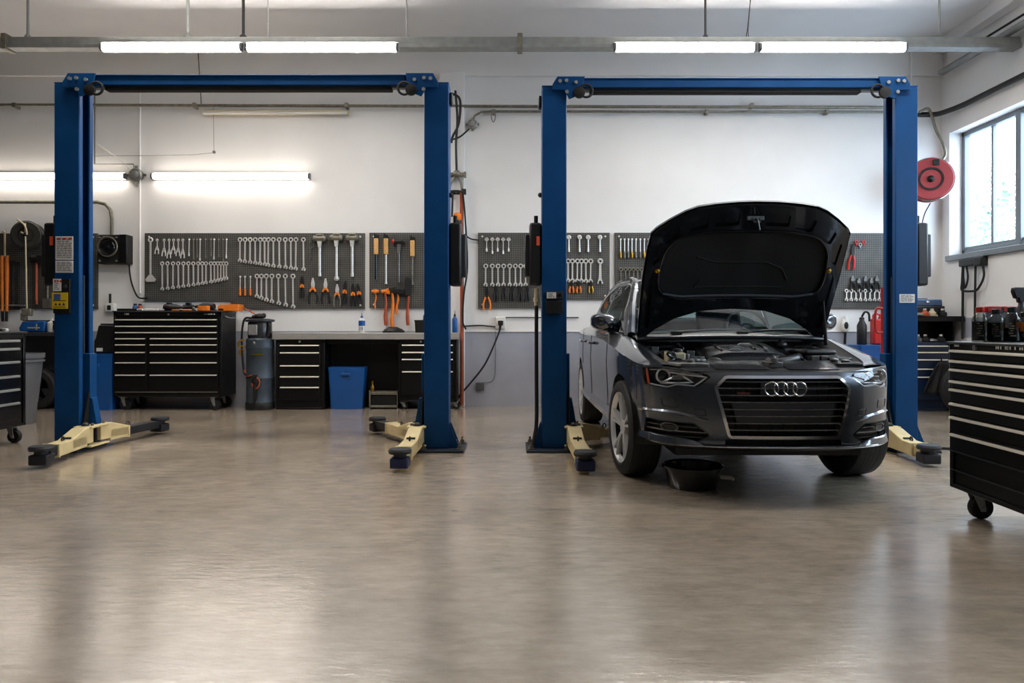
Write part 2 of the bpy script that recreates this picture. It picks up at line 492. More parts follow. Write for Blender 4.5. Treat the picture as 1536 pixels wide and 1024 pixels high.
b = MB().box(RX + .26, 60, -40, 60, -.25, -.05); struct(b.build('ground', 'ground_outside', smooth=False))
# trees outside the window
def leafy(x, y, z, r, n, seed):
    rnd = random.Random(seed); b = MB()
    for _ in range(n):
        v = Vector((rnd.gauss(0, 1), rnd.gauss(0, 1), rnd.gauss(0, 1))); v.normalize(); v *= r * rnd.random() ** .45
        a = Vector((rnd.gauss(0, 1), rnd.gauss(0, 1), rnd.gauss(0, 1))).normalized(); c = a.orthogonal().normalized()
        s = rnd.uniform(.06, .14); p = Vector((v.x, v.y, z + v.z * 1.1))
        b.add([p - a * s, p + c * s * .5, p + a * s, p - c * s * .5], [(0, 1, 2, 3)])
    return b
for (x, y, z, r, n, sd, lb) in ((11.2, 16.2, 2.9, 1.3, 900, 3, 'pale leafy tree outside the window, behind its second pane'),
                                (9.6, 14.0, 3.4, .9, 500, 5, 'pale leafy tree outside the window, behind its far narrow pane')):
    t = thing('tree', lb, 'tree', (x, y, -.1))
    leafy(x, y, z, r, n, sd).build('crown', 'leaf', t, smooth=False, fix=False)
    MB().tube([(0, 0, 0), (.05, 0, z * .5), (0, .05, z)], [.12, .09, .05], 8).build('trunk', 'trunk_bark', t)

# ------------------------------------------------------------------ lamps and rail
RY = 8.26
sR = FPX / RY
x0, zt = px(-60, 55, RY); _, zb = px(0, 72, RY)
rail = thing('lamp_rail', 'long grey channel rail hung under the ceiling carrying the strip lamps', 'rail', (0, RY, zb))
h = zt - zb
MB().box(-7.0, 5.96, 0, .10, h * .35, h).box(-7.0, 5.96, -.02, .12, .0, h * .35).build('channel', 'galvanised', rail, bevel=.004)
for xp in (8, 780):
    X, _ = px(xp, 60, RY)
    MB().box(X - .03, X + .03, -.04, .14, -.02, h + .03).build('coupling', 'aged_metal', rail, bevel=.006)
def strip_lamp(name, X0, X1, Y, Z, label, group, hh=.09, dd=.08, em='tube_light'):
    t = thing(name, label, 'lamp', ((X0 + X1) / 2, Y, Z), 0, group)
    L = (X1 - X0) / 2
    MB().box(-L, L, dd * .75, dd, 0, hh).box(-L, L, dd * .42, dd, hh, hh + .012).build('housing', 'white_plastic', t, bevel=.004)
    k = hh * .5
    prof = [(-.02, k - .036), (-.036, k - .012), (-.036, k + .012), (-.02, k + .036)]
    pts = []
    b = MB()
    ring = [(dd * .75, 0.004), (0.015, .004), (0.0, .02), (0, hh - .02), (.015, hh - .004), (dd * .75, hh - .004)]
    b.grid([[(x, y, z) for (y, z) in ring] for x in (-L + .03, L - .03)])
    b.add([(-L + .03, y, z) for (y, z) in ring], [tuple(range(6))]); b.add([(L - .03, y, z) for (y, z) in ring], [tuple(range(6))])
    b.build('diffuser', em, t, smooth=False)
    for s in (-1, 1):
        MB().prism([(y, z) for (y, z) in ring], s * (L - .03), s * L, 'yz').build('end_cap', 'grey_plastic', t, bevel=.003)
    return t
for (a, c, lb) in ((148, 362, 'lit strip lamp on the ceiling rail, first from the left'), (366, 597, 'lit strip lamp on the ceiling rail, second from the left'),
                   (921, 1136, 'lit strip lamp on the ceiling rail, third from the left'), (1140, 1363, 'lit strip lamp on the ceiling rail, above the hood, rightmost')):
    Xa, _ = px(a, 0, RY - .104); Xc, _ = px(c, 0, RY - .104); _, z = px(0, 75.5, RY - .104)
    strip_lamp('strip_lamp', Xa, Xc, RY - .104, z, lb, 'strip lamps on the ceiling rail', .10)
for (a, c, lb) in ((-60, 187, 'lit wall strip lamp behind the left lift post'), (225, 464, 'lit wall strip lamp above the long tool pegboard')):
    Xa, _ = px(a, 0, WY - .1); Xc, _ = px(c, 0, WY - .1); _, z = px(0, 268, WY - .1)
    strip_lamp('wall_lamp', Xa, Xc, WY - .10, z, lb, 'strip lamps on the back wall', .085, .10, 'wall_tube_light')
# hanger rods
for xp, rr, nm in ((42, .016, 'short grey hanger rod at the far left of the lamp rail'), (282, .020, 'thick grey hanger rod above the first lit ceiling lamp'),
                   (365, .018, 'dark hanger rod between the two left ceiling lamps'), (402, .006, 'thin hanger wire just right of the joint of the left lamps'),
                   (610, .009, 'hanger wire at the right end of the left ceiling lamps'), (1058, .014, 'dark hanger rod above the third ceiling lamp'),
                   (1409, .012, 'hanger rod of the lamp rail near the right wall')):
    X, _ = px(xp, 0, RY + .05)
    t = MB().cyl((0, 0, 0), (0, 0, CZ - zt), rr, n=8)
    if rr > .012: t.lathe([(rr, 0), (rr * 2.4, .0), (rr * 2.4, .02), (rr, .05)], 10)
    t.lathe([(rr, CZ - zt - .02), (rr * 2.6, CZ - zt - .02), (rr * 2.6, CZ - zt)], 10)
    tag(t.build('hanger_rod', 'dark_metal' if xp in (365, 1058) else 'galvanised', loc=(X, RY + .05, zt)), nm, 'rod')
X, _ = px(1119, 0, RY + .05)
t = MB().tube([(0, 0, 0), (.02, 0, .12), (.06, 0, CZ - zt)], .006, 6).tube([(.03, 0, 0), (.025, 0, .1), (.06, 0, CZ - zt)], .004, 6)
tag(t.build('hanger_wire', 'dark_metal', loc=(X, RY + .05, zt)), 'slanted doubled wire holding the rail above the third lamp', 'wire')

# ------------------------------------------------------------------ pipes and wires on the back wall
def wpt(x, y, off=.04): 
    X, Z = px(x, y, WY - off); return (X, WY - off, Z)
def wall_tube(name, pts, r, m, label, cat, off=.04, smooth=False, group=None, extra=None):
    P = [wpt(x, y, off) for x, y in pts]
    if smooth: P = cat_rom(P, 6)
    b = MB().tube(P, r, 8)
    if extra: extra(b)
    return tag(b.build(name, m, origin=P[0]), label, cat, group)
def clips(xs, y, off):
    def f(b):
        for x in xs:
            X, Y, Z = wpt(x, y, off); b.box(X - .02, X + .02, Y - .03, WY - .003, Z - .03, Z + .03)
    return f
wall_tube('conduit', [(-70, 157), (1330, 161)], .021, 'aged_metal', 'long grey conduit running the whole back wall behind the lift beams', 'pipe', .09, extra=clips((22, 292, 520, 846, 1128), 158, .09))
wall_tube('conduit', [(709, 182), (712, 174), (722, 168), (738, 167), (1330, 168)], .017, 'aged_metal', 'second grey conduit just under the long one, starting at the junction box', 'pipe', .07, smooth=False, extra=clips((741, 1060, 1240), 168, .07))
wall_tube('conduit', [(-60, 303), (146, 303), (158, 306), (166, 315), (168, 330), (168, 352)], .024, 'aged_metal', 'dark conduit bending down into the black electrical box', 'pipe', .06)
wall_tube('conduit', [(210, 116), (210, 440)], .014, 'wall_white', 'thin white vertical conduit left of the long pegboard', 'pipe', .03)
wall_tube('conduit', [(1367, 78), (1367, 130)], .014, 'wall_white', 'thin white vertical conduit above the far right lift post', 'pipe', .07)
X0, Z0 = px(303, 160, WY - .06); X1, _ = px(523, 160, WY - .06)
t = thing('batten_lamp', 'unlit slim batten lamp under the conduit, left of centre', 'lamp', (X0, WY - .09, Z0 - .10))
MB().box(0, X1 - X0, 0, .09, 0, .045).build('housing', 'cream_plastic', t, bevel=.008); MB().cyl((.02, .0, .0), (X1 - X0 - .02, .0, .0), .016, n=8).build('tube', 'white_plastic', t)
# pull cord over the long pegboard
X, Z = px(300, 100, WY - .3); 
wall_tube('hanger_wire', [(297, 76), (302, 158)], .006, 'dark_metal', 'thin dark wire from the rail down to the conduit, left of centre', 'wire', .09)
wall_tube('pull_cord', [(320, 160), (321, 226)], .003, 'aged_metal', 'thin hanging cord with a small end weight above the long pegboard', 'cord', .06, extra=lambda b: b.ball(wpt(321, 228, .06), .022))
wall_tube('wire', [(142, 234), (230, 233), (290, 232), (319, 229)], .003, 'aged_metal', 'thin wire strung from the left lift post to the hanging cord', 'wire', .05)
wall_tube('conduit', [(142, 118), (142, 246), (200, 246), (202, 256)], .009, 'aged_metal', 'thin wall tube beside the left lift post turning toward the wall lamps', 'pipe', .05)
wall_tube('cable', [(146, 216), (170, 232), (188, 246), (202, 260)], .008, 'white_plastic', 'white cable sagging to the junction between the wall lamps', 'cable', .05, smooth=True)
def jbox(x, y, r, label, off=.02, name='junction_box', m='aged_metal'):
    X, Y, Z = wpt(x, y, off)
    t = thing(name, label, 'electrical box', (X, WY, Z))
    MB().lathe([(r, 0), (r, -.07), (r * .8, -.09), (0, -.09)], 14, axis='y').build('box', m, t)
    MB().lathe([(r * 1.1, -.055), (r * 1.1, -.07), (r * .6, -.095)], 14, axis='y').build('cover', 'galvanised', t)
    for a in (0, PI / 2, PI, -PI / 2):
        MB().cyl((r * .8 * math.cos(a), -.04, r * .8 * math.sin(a)), (r * 1.5 * math.cos(a), -.04, r * 1.5 * math.sin(a)), .018, n=8).build('cable_gland', m, t)
    return t
jbox(206, 263, .085, 'round junction box between the two wall strip lamps')
jbox(709, 187, .06, 'small junction box right of the pilaster under the conduit')
wall_tube('cable', [(676, 210), (690, 205), (704, 193)], .012, 'dark_metal', 'short dark cable from the lift post up to the small junction box', 'cable', .16, smooth=True)
wall_tube('wire', [(739, 164), (737, 176), (740, 183), (743, 176), (742, 164)], .006, 'aged_metal', 'small wire loop hanging on the conduit between the lifts', 'wire', .1, smooth=True)

# cables dropping behind the second post, orange pipe, tee valve
wall_tube('copper_pipe', [(692.5, 286), (693, 440), (693, 608)], .026, 'copper', 'orange copper coloured pipe running down the pilaster to the floor', 'pipe', .16)
def tee():
    X, Y, Z = wpt(685, 262, .18)
    t = thing('pipe_manifold', 'brass grey pipe tee with two hose ends on the pilaster', 'pipe fitting', (X, Y, Z))
    MB().cyl((-.10, 0, 0), (.10, 0, 0), .032, n=10).ball((0, 0, .01), .055).box(-.13, -.1, -.04, .04, -.035, .035).box(.1, .13, -.04, .04, -.035, .035).cyl((0, 0, 0), (0, .1, 0), .03, n=8).build('tee', 'aged_metal', t)
    MB().tube(cat_rom([(-.02, 0, -.02), (-.08, 0, -.12), (-.11, 0, -.25)], 5), .018, 8).tube(cat_rom([(.02, 0, -.02), (.06, 0, -.12), (.08, 0, -.25)], 5), .018, 8).build('yoke', 'aged_metal', t)
    MB().torus((-.01, 0, -.24), .09, .018, 'z', 20, 8).box(.07, .13, -.05, .03, -.27, -.2).build('clamp', 'dark_metal', t, bevel=.004)
tee()
wall_tube('cable', [(683, 136), (686, 180), (684, 215), (685, 258)], .016, 'dark_metal', 'dark cable dropping along the pilaster to the pipe tee', 'cable', .17, smooth=True)
wall_tube('hose', [(678, 140), (690, 150), (688, 185), (679, 205), (677, 214)], .016, 'black_rubber', 'black hose loop at the top of the second lift post', 'hose', .6, smooth=True)
wall_tube('cable', [(694, 286), (698, 330), (701, 400), (696, 440), (694, 480), (699, 494)], .012, 'black_rubber', 'thin black cable hanging beside the copper coloured pipe', 'cable', .2, smooth=True)
wall_tube('cable', [(679, 290), (678, 325)], .014, 'black_rubber', 'short black cable feeding the control box of the second post', 'cable', .25)
wall_tube('cable', [(685, 340), (695, 350), (706, 358), (718, 360)], .010, 'black_rubber', 'black cable curving to the small pegboard between the lifts', 'cable', .06, smooth=True)
X, Y, Z = wpt(686, 325, .22)
t = thing('warning_beacon', 'orange ribbed beacon light beside the second lift post', 'beacon', (X, Y, Z))
MB().lathe([(.05, -.05), (.058, -.03), (.052, -.02), (.058, -.005), (.052, .005), (.056, .02), (.04, .05), (0, .06)], 14).build('dome', 'orange', t)
MB().lathe([(.04, -.12), (.055, -.1), (.055, -.05), (0, -.05)], 12).box(-.02, .02, 0, .14, -.11, -.07).build('base', 'black_plastic', t)

# sockets
def socket(x, y, w, h, label, m, plug):
    X, Y, Z = wpt(x, y, .0)
    t = thing('wall_socket', label, 'socket', (X, WY, Z))
    MB().box(-w / 2, w / 2, -.04, 0, -h / 2, h / 2).build('plate', m, t, bevel=.008)
    MB().lathe([(.035, -.04), (.035, -.05), (.02, -.05), (.018, -.043), (0, -.043)], 14, axis='y').build('outlet', m, t)
    if plug: 
        MB().box(-.035, .035, -.11, -.045, -.035, .03).cyl((0, -.08, -.03), (-.01, -.09, -.09), .016, n=8).build('plug', 'black_plastic', t, bevel=.01)
    return t
socket(751, 484, .13, .17, 'white wall socket with a black plug above the grey wall', 'white_plastic', True)
socket(720, 579, .115, .11, 'grey wall socket low on the grey painted wall', 'grey_plastic', False)
wall_tube('power_cable', [(751, 490), (746, 505), (728, 545), (705, 575), (692, 590), (684, 603)], .012, 'black_rubber', 'black cable running slanted from the white socket down to the bench', 'cable', .12, smooth=True)
wall_tube('wire', [(743, 497), (743, 540), (742, 562), (737, 572), (726, 574)], .005, 'grey_plastic', 'thin grey wire between the two wall sockets', 'wire', .02, smooth=True)
wall_tube('conduit', [(696, 489), (720, 488), (743, 490)], .010, 'dark_metal', 'short dark conduit from the pipe to the white socket', 'pipe', .03, smooth=True)
wall_tube('conduit', [(758, 476), (868, 476)], .007, 'dark_metal', 'thin dark conduit line right of the white socket', 'pipe', .02)

# right wall: ducts along the top, conduit, hose reel, bracket
t = MB().cyl((0, 0, 0), (0, -7.0, 0), .045, n=12)
X, Z = px(1402, 109, 9.6)
tag(t.build('duct_pipe', 'galvanised', loc=(RX - .12, 9.6, Z)), 'grey pipe high on the right wall running toward the viewer', 'pipe')
t = MB().tube([(0, 0, 0), (.0, -.2, .0), (0, -7, 0.02)], .014, 8); tag(t.build('cable', 'dark_metal', loc=(RX - .1, 9.1, Z + .12)), 'dark cable lying along the grey pipe on the right wall', 'cable')
X0, Z0 = px(1378, 172, WY - .15)
P = [(X0, WY - .15, Z0), (X0 + .22, WY - .17, Z0 - .0), (RX - .12, WY - .3, Z0), (RX - .07, WY - .6, Z0 + .0), (RX - .07, WY - 1.2, Z0), (RX - .07, 3, Z0)]
tag(MB().tube(cat_rom(P, 6), .035, 10).build('conduit', 'dark_metal', origin=P[0]), 'dark conduit curving from the corner along the right wall above the window', 'pipe')
P = [wpt(1379, 168, .2), wpt(1392, 163, .2), wpt(1398, 175, .2), wpt(1404, 195, .2), wpt(1414, 215, .22), wpt(1418, 232, .25), wpt(1410, 245, .3)]
tag(MB().tube(cat_rom(P, 6), .018, 8).build('cable', 'aged_metal', origin=P[0]), 'grey cable looping from the corner conduit down to the red reel', 'cable')

def reel(X, Y, Z, r, m, label, name, depth=.16, rz=0):
    t = thing(name, label, 'hose reel', (X, Y, Z), rz)
    MB().lathe([(r * .2, -depth), (r * .93, -depth), (r, -depth + .02), (r, -depth + .035), (r * .86, -depth + .04), (r * .86, -.05), (r, -.045), (r, -.02), (r * .2, -.02)], 36, axis='y').build('drum', m, t)
    MB().lathe([(r * .52, -depth - .006), (r * .54, -depth - .014), (r * .46, -depth - .014), (r * .44, -depth - .004)], 32, axis='y', close=True).build('hub_ring', 'dark_metal', t)
    MB().lathe([(r * .16, -depth), (r * .14, -depth - .03), (r * .06, -depth - .05), (0, -depth - .05)], 16, axis='y').build('hub', 'dark_metal', t)
    MB().torus((0, -depth + .02, 0), r, .009, 'y', 40, 6).build('rim', 'chrome' if m == 'reel_red' else m, t)
    MB().box(-.05, .05, -.04, .10, -.12, .12).build('bracket', 'dark_metal', t, bevel=.005)
    return t
X, Z = px(1391, 273, 9.45)
t = reel(X, 9.45, Z, .28, 'reel_red', 'red cable reel on the wall behind the far right lift post', 'hose_reel', .22, -.35)
MB().box(.02, .10, -.24, -.225, .17, .25).build('guide', 'dark_metal', t, bevel=.01)
P = [(X - .02, 9.35, Z - .3), (X - .03, 9.5, Z - .5), (X - .06, 9.6, Z - 1.1)]
tag(MB().tube(cat_rom(P, 6), .008, 6).build('cord', 'grey_plastic', origin=P[0]), 'thin grey cord hanging below the red reel', 'cord')
X, Z = px(45, 354, 9.6)
t = reel(X, 9.64, Z, .185, 'reel_black', 'black cord reel hanging over the far left pegboard', 'cord_reel', .20, .25)
MB().cyl((0, -.22, .15), (.02, -.22, -1.0), .010, n=8).tube(cat_rom([(-.1, -.2, .2), (0, -.24, .12), (.02, -.23, 0), (-.05, -.22, .03)], 5), .012, 6).build('pull_rope', 'cream_plastic', t)
MB().box(-.03, .08, -.26, -.17, -1.09, -.99).box(-.05, .02, -.25, -.18, -1.15, -1.05).build('hook', 'aged_metal', t, bevel=.01)

# tool bracket with looped cords on the right wall under the window
Yb = 9.05; s = FPX / Yb
t = thing('cord_hanger', 'black wall hanger with looped cords below the window', 'hanger', (RX, Yb, 1.1 + (490 - 392) / s))
MB().box(-.07, 0, -.19, .27, -.05, .05).box(-.1, 0, -.22, -.08, -.07, .05).build('bar', 'black_plastic', t, bevel=.015)
MB().tube(cat_rom([(-.05, .2, 0), (-.05, .22, -.25), (-.06, .2, -.36), (-.05, 0, -.38), (-.06, -.12, -.35), (-.07, -.24, -.2), (-.07, -.2, 0)], 6), .014, 8).tube([(-.05, .2, -.04), (-.05, .21, -1.0)], .016, 8).tube([(-.05, -.05, -.04), (-.05, -.03, -1.0)], .014, 8).tube(cat_rom([(-.05, .14, 0), (-.05, .1, -.2), (-.05, .16, -.33), (-.05, .19, -.2)], 6), .012, 8).build('looped_cord', 'black_rubber', t)
MB().box(-.006, -.001, -.25, .27, -.98, -.72).build('backing_plate', 'wall_lower_grey', t)

# black electrical box
X, Z = px(171, 374, WY - .12)
t = thing('electrical_box', 'black electrical box with a round dial left of the long pegboard', 'electrical box', (X, WY, Z))
MB().box(-.20, .20, -.16, 0, -.20, .20).build('box', 'dark_metal', t, bevel=.012)
MB().box(.10, .20, -.18, -.16, -.20, .20).build('door', 'black_powder', t, bevel=.006)
MB().lathe([(.10, -.16), (.115, -.185), (.10, -.21), (.085, -.20), (.03, -.20), (.02, -.22), (0, -.22)], 24, axis='y', c=(-.05, 0, .02)).build('dial', 'black_gloss', t)
MB().torus((-.05, -.19, .03), .13, .012, 'y', 24, 6).tube(cat_rom([(-.16, -.19, .12), (-.1, -.2, .16), (.02, -.2, .15), (.06, -.19, .1)], 5), .008, 6).build('wire_loop', 'aged_metal', t)
for zz in (-.16, .16):
    for xx in (-.17, .06): MB().cyl((xx, -.175, zz), (xx, -.16, zz), .012, n=8).build('screw', 'galvanised', t)
wall_tube('power_cable', [(193, 384), (195, 412), (200, 432), (208, 446), (222, 447)], .011, 'black_rubber', 'black cable hanging from the electrical box to the tool chest', 'cable', .06, smooth=True)
# wall switch with a lever, low beside it
X, Z = px(165, 461, WY - .05)
t = thing('wall_switch', 'small white switch box with an upright lever left of the tool chest', 'switch', (X, WY, Z))
MB().box(-.065, .065, -.07, 0, -.06, .06).build('box', 'white_plastic', t, bevel=.01); MB().box(-.012, .012, -.06, -.035, .06, .19).build('lever', 'dark_metal', t, bevel=.003); MB().box(-.025, .025, -.08, -.07, -.035, .03).build('toggle', 'black_plastic', t, bevel=.004)
# ------------------------------------------------------------------ two post lifts
PY = 6.25; PD = .21
sP = FPX / PY
def XP(x): return (x - 768) / sP
def ZP(y): return CAMZ + (HY - y) / sP
def beam_x(p0, p1):
    a = math.atan2(p1[1] - p0[1], p1[0] - p0[0])
    return Matrix.Translation((p0[0], p0[1], 0)) @ Matrix.Rotation(a, 4, 'Z'), math.hypot(p1[0] - p0[0], p1[1] - p0[1])

def lift_arm(root, pv, tip, ext, black_ext, padm, zlo=.055, blade=False):
    X, L = beam_x(pv, tip)
    w = .06
    a = MB()
    Ls = L - ext
    a.box(.10, Ls, -w, w, zlo, zlo + .10, X=X)
    a.box(Ls - .02, Ls, -w - .008, w + .008, zlo - .006, zlo + .106, X=X)
    # sloping cheek from the knuckle plate down to the beam
    a.prism([(-.02, zlo + .02), (-.02, zlo + .165), (.12, zlo + .165), (.36, zlo + .102), (.36, zlo + .02)], -w, w, 'xz', X=X)
    arm = a.build('lift_arm', 'arm_cream', root, bevel=.006)
    e = MB().box(Ls - .03, L - .04, -w * .8, w * .8, zlo + .012, zlo + .088, X=X)
    e.build('arm_extension', 'pad_rubber' if black_ext else 'arm_cream', arm, bevel=.005)
    p = MB().box(L - .07, L + .06, -.07, .07, zlo - .03, zlo + .05, X=X)
    p.build('pad_carrier', padm, arm, bevel=.012)
    q = MB().lathe([(.05, zlo + .045), (.05, zlo + .075), (.085, zlo + .08), (.09, zlo + .10), (.08, zlo + .115), (0, zlo + .115)], 20, c=(L, 0, 0), X=X)
    q.build('lifting_pad', 'pad_rubber', arm)
    k = MB().torus((.40, 0, zlo + .115), .02, .006, 'y', 12, 6, X=X).cyl((.34, -w * .6, zlo + .11), (.34, w * .6, zlo + .11), .011, n=8, X=X)
    k.build('lock_pin', 'dark_metal', arm)
    return arm

def make_lift(label, XL, XR, ztop, zbeam, arms, flush):
    """XL = (outer, inner) of the left post, XR = (inner, outer) of the right post"""
    cx = (XL[0] + XR[1]) / 2
    root = thing('vehicle_lift', label, 'car lift', (cx, PY, 0))
    for (xo, xi, sgn) in ((XL[0], XL[1], 1), (XR[1], XR[0], -1)):
        xo -= cx; xi -= cx; t = .022
        def S(x): return xo + sgn * x      # distance from the outer face towards the middle
        w = abs(xi - xo)
        poly = [(S(0), 0), (S(w), 0), (S(w), .055), (S(w - t), .055), (S(w - t), t), (S(t), t), (S(t), PD - t), (S(w - t), PD - t), (S(w - t), PD - .055), (S(w), PD - .055), (S(w), PD), (S(0), PD)]
        post = MB().prism(poly, .02, ztop, 'xy').build('post', 'lift_blue', root, bevel=.008)
        MB().prism([(S(.03), .03), (S(.05), .03), (S(.05), PD - .03), (S(.03), PD - .03)], .03, ztop - .03, 'xy').build('shade_sheet', 'lift_shade', post)  # dark sheet added to paint shade into the post channel
        MB().box(min(S(0), S(w)), max(S(0), S(w)), 0, PD, ztop, ztop + .012).build('top_cap', 'lift_blue', post, bevel=.003)
        # base plate, gussets and anchor bolts
        wide = not (flush and sgn == 1)
        bp = MB().box(*sorted((S(-.14 if wide else 0), S(w + .05))), -.12, PD + .14, 0, .022).build('base_plate', 'plate_dark', root, bevel=.004)
        for yy in ((.03, PD - .05) if wide else ()):
            MB().prism([(S(0), .022), (S(-.10), .022), (S(-.085), .04), (S(0), .25)], yy, yy + .016, 'xz').build('gusset', 'lift_blue', bp)
        for (dx, yy) in (((-.10, -.05), (-.06, .11), (-.10, PD + .08), (w + .0, -.06)) if wide else ((w * .7, -.06), (w * .7, PD + .08))):
            bb = MB().cyl((S(dx), yy, .022), (S(dx), yy, .032), .03, n=14).cyl((S(dx), yy, .03), (S(dx), yy, .055), .019, n=6).cyl((S(dx), yy, .05), (S(dx), yy, .085), .010, n=8)
            bb.build('anchor_bolt', 'aged_metal', bp)
        # carriage that slides in the post
        c = MB().box(*sorted((S(w - .07), S(w + .035))), PD * .5, PD - .005, .15, .86)
        c.build('carriage', 'lift_blue', root, bevel=.006)
        c = MB().prism([(S(w + .02), .20), (S(w + .10), .20), (S(w + .055), .46), (S(w + .02), .46)], PD * .48, PD * .86, 'xz')
        c.build('carriage_gusset', 'lift_blue', root, bevel=.004)
        MB().prism([(.0, .20), (PD * .45, .20), (PD * .45, .52)], S(w + .02), S(w + .032), 'yz').build('guard_plate', 'dark_metal', root)
        MB().cyl((S(w - .03), PD * .5, .86), (S(w - .03), PD * .5, ztop * .48), .014, n=8).build('lift_chain', 'dark_metal', root)
        # knuckle the two arms swing on
        kx = S(w + .06)
        kb = MB().box(*sorted((S(w - .02), S(w + .145))), -.06, .22, .205, .223).box(*sorted((S(w - .02), S(w + .145))), -.06, .22, .04, .056)
        kn = kb.build('pivot_bracket', 'arm_cream', root, bevel=.005)
        for yy in (-.01, .16):
            MB().cyl((kx, yy, .05), (kx, yy, .24), .032, n=14).build('pivot_pin', 'charcoal_plastic', kn)
            MB().cyl((kx, yy, .223), (kx, yy, .25), .022, n=6).cyl((kx + sgn * .05, yy + .02, .223), (kx + sgn * .05, yy + .02, .243), .014, n=6).build('bolt', 'aged_metal', kn)
        for a in arms[0 if sgn == 1 else 1]:
            tip, ext, blk, pm = a
            yy = -.01 if tip[1] < PY else .16
            lift_arm(root, (kx, yy), (tip[0] - cx, tip[1] - PY), ext, blk, pm)
        # head bracket with bolts, cable sheave and hose loop
        z0, z1 = zbeam
        hb = MB().prism([(S(w * .42), z0 - .02), (S(w * .42), z0 + .03), (S(w * .62), z1 + .005), (S(w + .16), z1 + .005), (S(w + .12), z0 - .06), (S(w + .02), z0 - .10), (S(w * .9), z0 - .02)], -.03, -.014, 'xz')
        hbo = hb.build('head_bracket', 'lift_blue', root, bevel=.003)
        for (dx, zz) in ((w * .72, z0 + .055), (w * .98, z0 + .06), (w + .08, z0 + .045), (w + .0, z0 - .04)):
            MB().cyl((S(dx), -.045, zz), (S(dx), -.028, zz), .017, n=6).build('bolt', 'galvanised', hbo)
        MB().lathe([(.02, -.05), (.05, -.045), (.05, -.02), (.02, -.015)], 18, c=(S(w + .11), 0, z0 - .045), axis='y').build('cable_sheave', 'dark_metal', root)
        MB().torus((S(w + .17), -.03, z0 - .03), .055, .011, 'y', 20, 8).build('hose_loop', 'black_rubber', root)
        # control box on the outer side of the post
        zc0, zc1 = ZP(428), ZP(333)
        x0, x1 = sorted((S(-.004), S(-.11)))
        cb = MB().box(x0, x1, .02, .20, zc0, zc1); x2, x3 = sorted((S(-.10), S(-.15)))
        cbo = cb.build('control_box', 'black_plastic', root, bevel=.02)
        MB().box(x2, x3, .05, .19, zc0 + .08, zc1 - .10).build('side_cover', 'charcoal_plastic', cbo, bevel=.01)
        if sgn == 1: MB().box(*sorted((S(-.02), S(-.048))), .012, .022, ZP(367.5), ZP(354)).build('warning_sticker', 'sticker_orange', cbo)
        MB().tube([(S(-.05), .1, zc1), (S(-.05), .1, zc1 + .07)], .018, 8).build('cable_gland', 'black_rubber', cbo)
        MB().box(*sorted((S(-.03), S(.0))), .05, .13, ztop - .17, ztop - .06).build('limit_switch', 'black_plastic', root, bevel=.01)
        MB().ball((S(-.012), .08, ZP(290)), .022).build('rubber_stop', 'black_rubber', root)
    # crossbeam between the posts
    z0, z1 = zbeam
    xa, xb = XL[1] - cx - .07, XR[0] - cx + .07
    MB().box(xa, xb, 0, .14, z0 + .01, z1).box(xa, xb, -.01, .15, z1 - .012, z1).build('crossbeam', 'lift_blue', root, bevel=.006)
    MB().box(xa + .28, xb - .36, .02, .10, z0 - .028, z0 + .004).build('shutoff_bar', 'black_rubber', root, bevel=.008)
    MB().box(xa + .10, xb - .10, .04, .08, z0 - .006, z0 + .014).build('bar_bracket', 'galvanised', root)
    return root, cx
BL, CR = 'pad_rubber', 'pad_blue'
def floor_pt(x, y):
    Y = FPX * CAMZ / (y - HY); return ((x - 768) * Y / FPX, Y)
lift1, c1 = make_lift('blue two post car lift standing empty, left of the two', (XP(81), XP(119)), (XP(636), XP(673)), ZP(125), (ZP(129), ZP(112)),
    ([(floor_pt(62, 701), .14, True, BL), (floor_pt(240, 650), .52, True, BL)], [(floor_pt(600, 706), .16, False, CR), (floor_pt(566, 650), .36, True, BL)]), True)
lift2, c2 = make_lift('blue two post car lift around the dark grey car', (XP(813), XP(850)), (XP(1343), XP(1377)), ZP(130), (ZP(133), ZP(117)),
    ([(floor_pt(878, 710), .14, False, CR), ((1.02, 6.75), .30, False, BL)], [(floor_pt(1393, 699), .14, False, BL), ((2.95, 6.9), .30, False, BL)]), False)

def plate(root, cx, x0, x1, y0, y1, m, name, dep=.004, off=.0, lines=0, lm='print_grey', head=None, text=None):
    a, c = XP(x0) - cx, XP(x1) - cx; zb, zt = ZP(y1), ZP(y0)
    p = MB().box(a, c, -off - dep, -off, zb, zt).build(name, m, root, bevel=min(.002, dep * .3))
    if lines:
        b = MB(); rnd = random.Random(int(x0 * 7 + y0)); h = (zt - zb) / (lines + 1.2)
        for i in range(lines):
            z = zt - h * (i + 1.1); x = a + .012
            while x < c - .03:
                w = rnd.uniform(.012, .05); b.box(x, min(x + w, c - .012), -off - dep - .0012, -off - dep, z, z + h * .42); x += w + .007
        b.build('printed_lines', lm, p, smooth=False)
    if head:
        b = MB()
        for i in range(3):
            q = a + .012 + i * (c - a) * .33; b.box(q, q + (c - a) * .2, -off - dep - .0014, -off - dep, zt - .03, zt - .012)
        b.build('printed_heading', head, p, smooth=False)
    return p
plate(lift1, c1, 83.5, 110, 354.5, 389.5, 'white_paper', 'instruction_sign', lines=12, head='print_red')
plate(lift1, c1, 83.5, 110, 391, 409, 'white_paper', 'instruction_sign', lines=6)
sw = plate(lift1, c1, 83.5, 108, 418.5, 470, 'black_plastic', 'switch_box', .035)
plate(lift1, c1, 83.5, 96, 418.5, 437, 'white_paper', 'rating_label', .002, .036, lines=6, head='print_red')
plate(lift1, c1, 82, 106, 439, 463, 'yellow_paint', 'warning_label', .003, .036, lines=0)
b = MB(); zc = ZP(456)
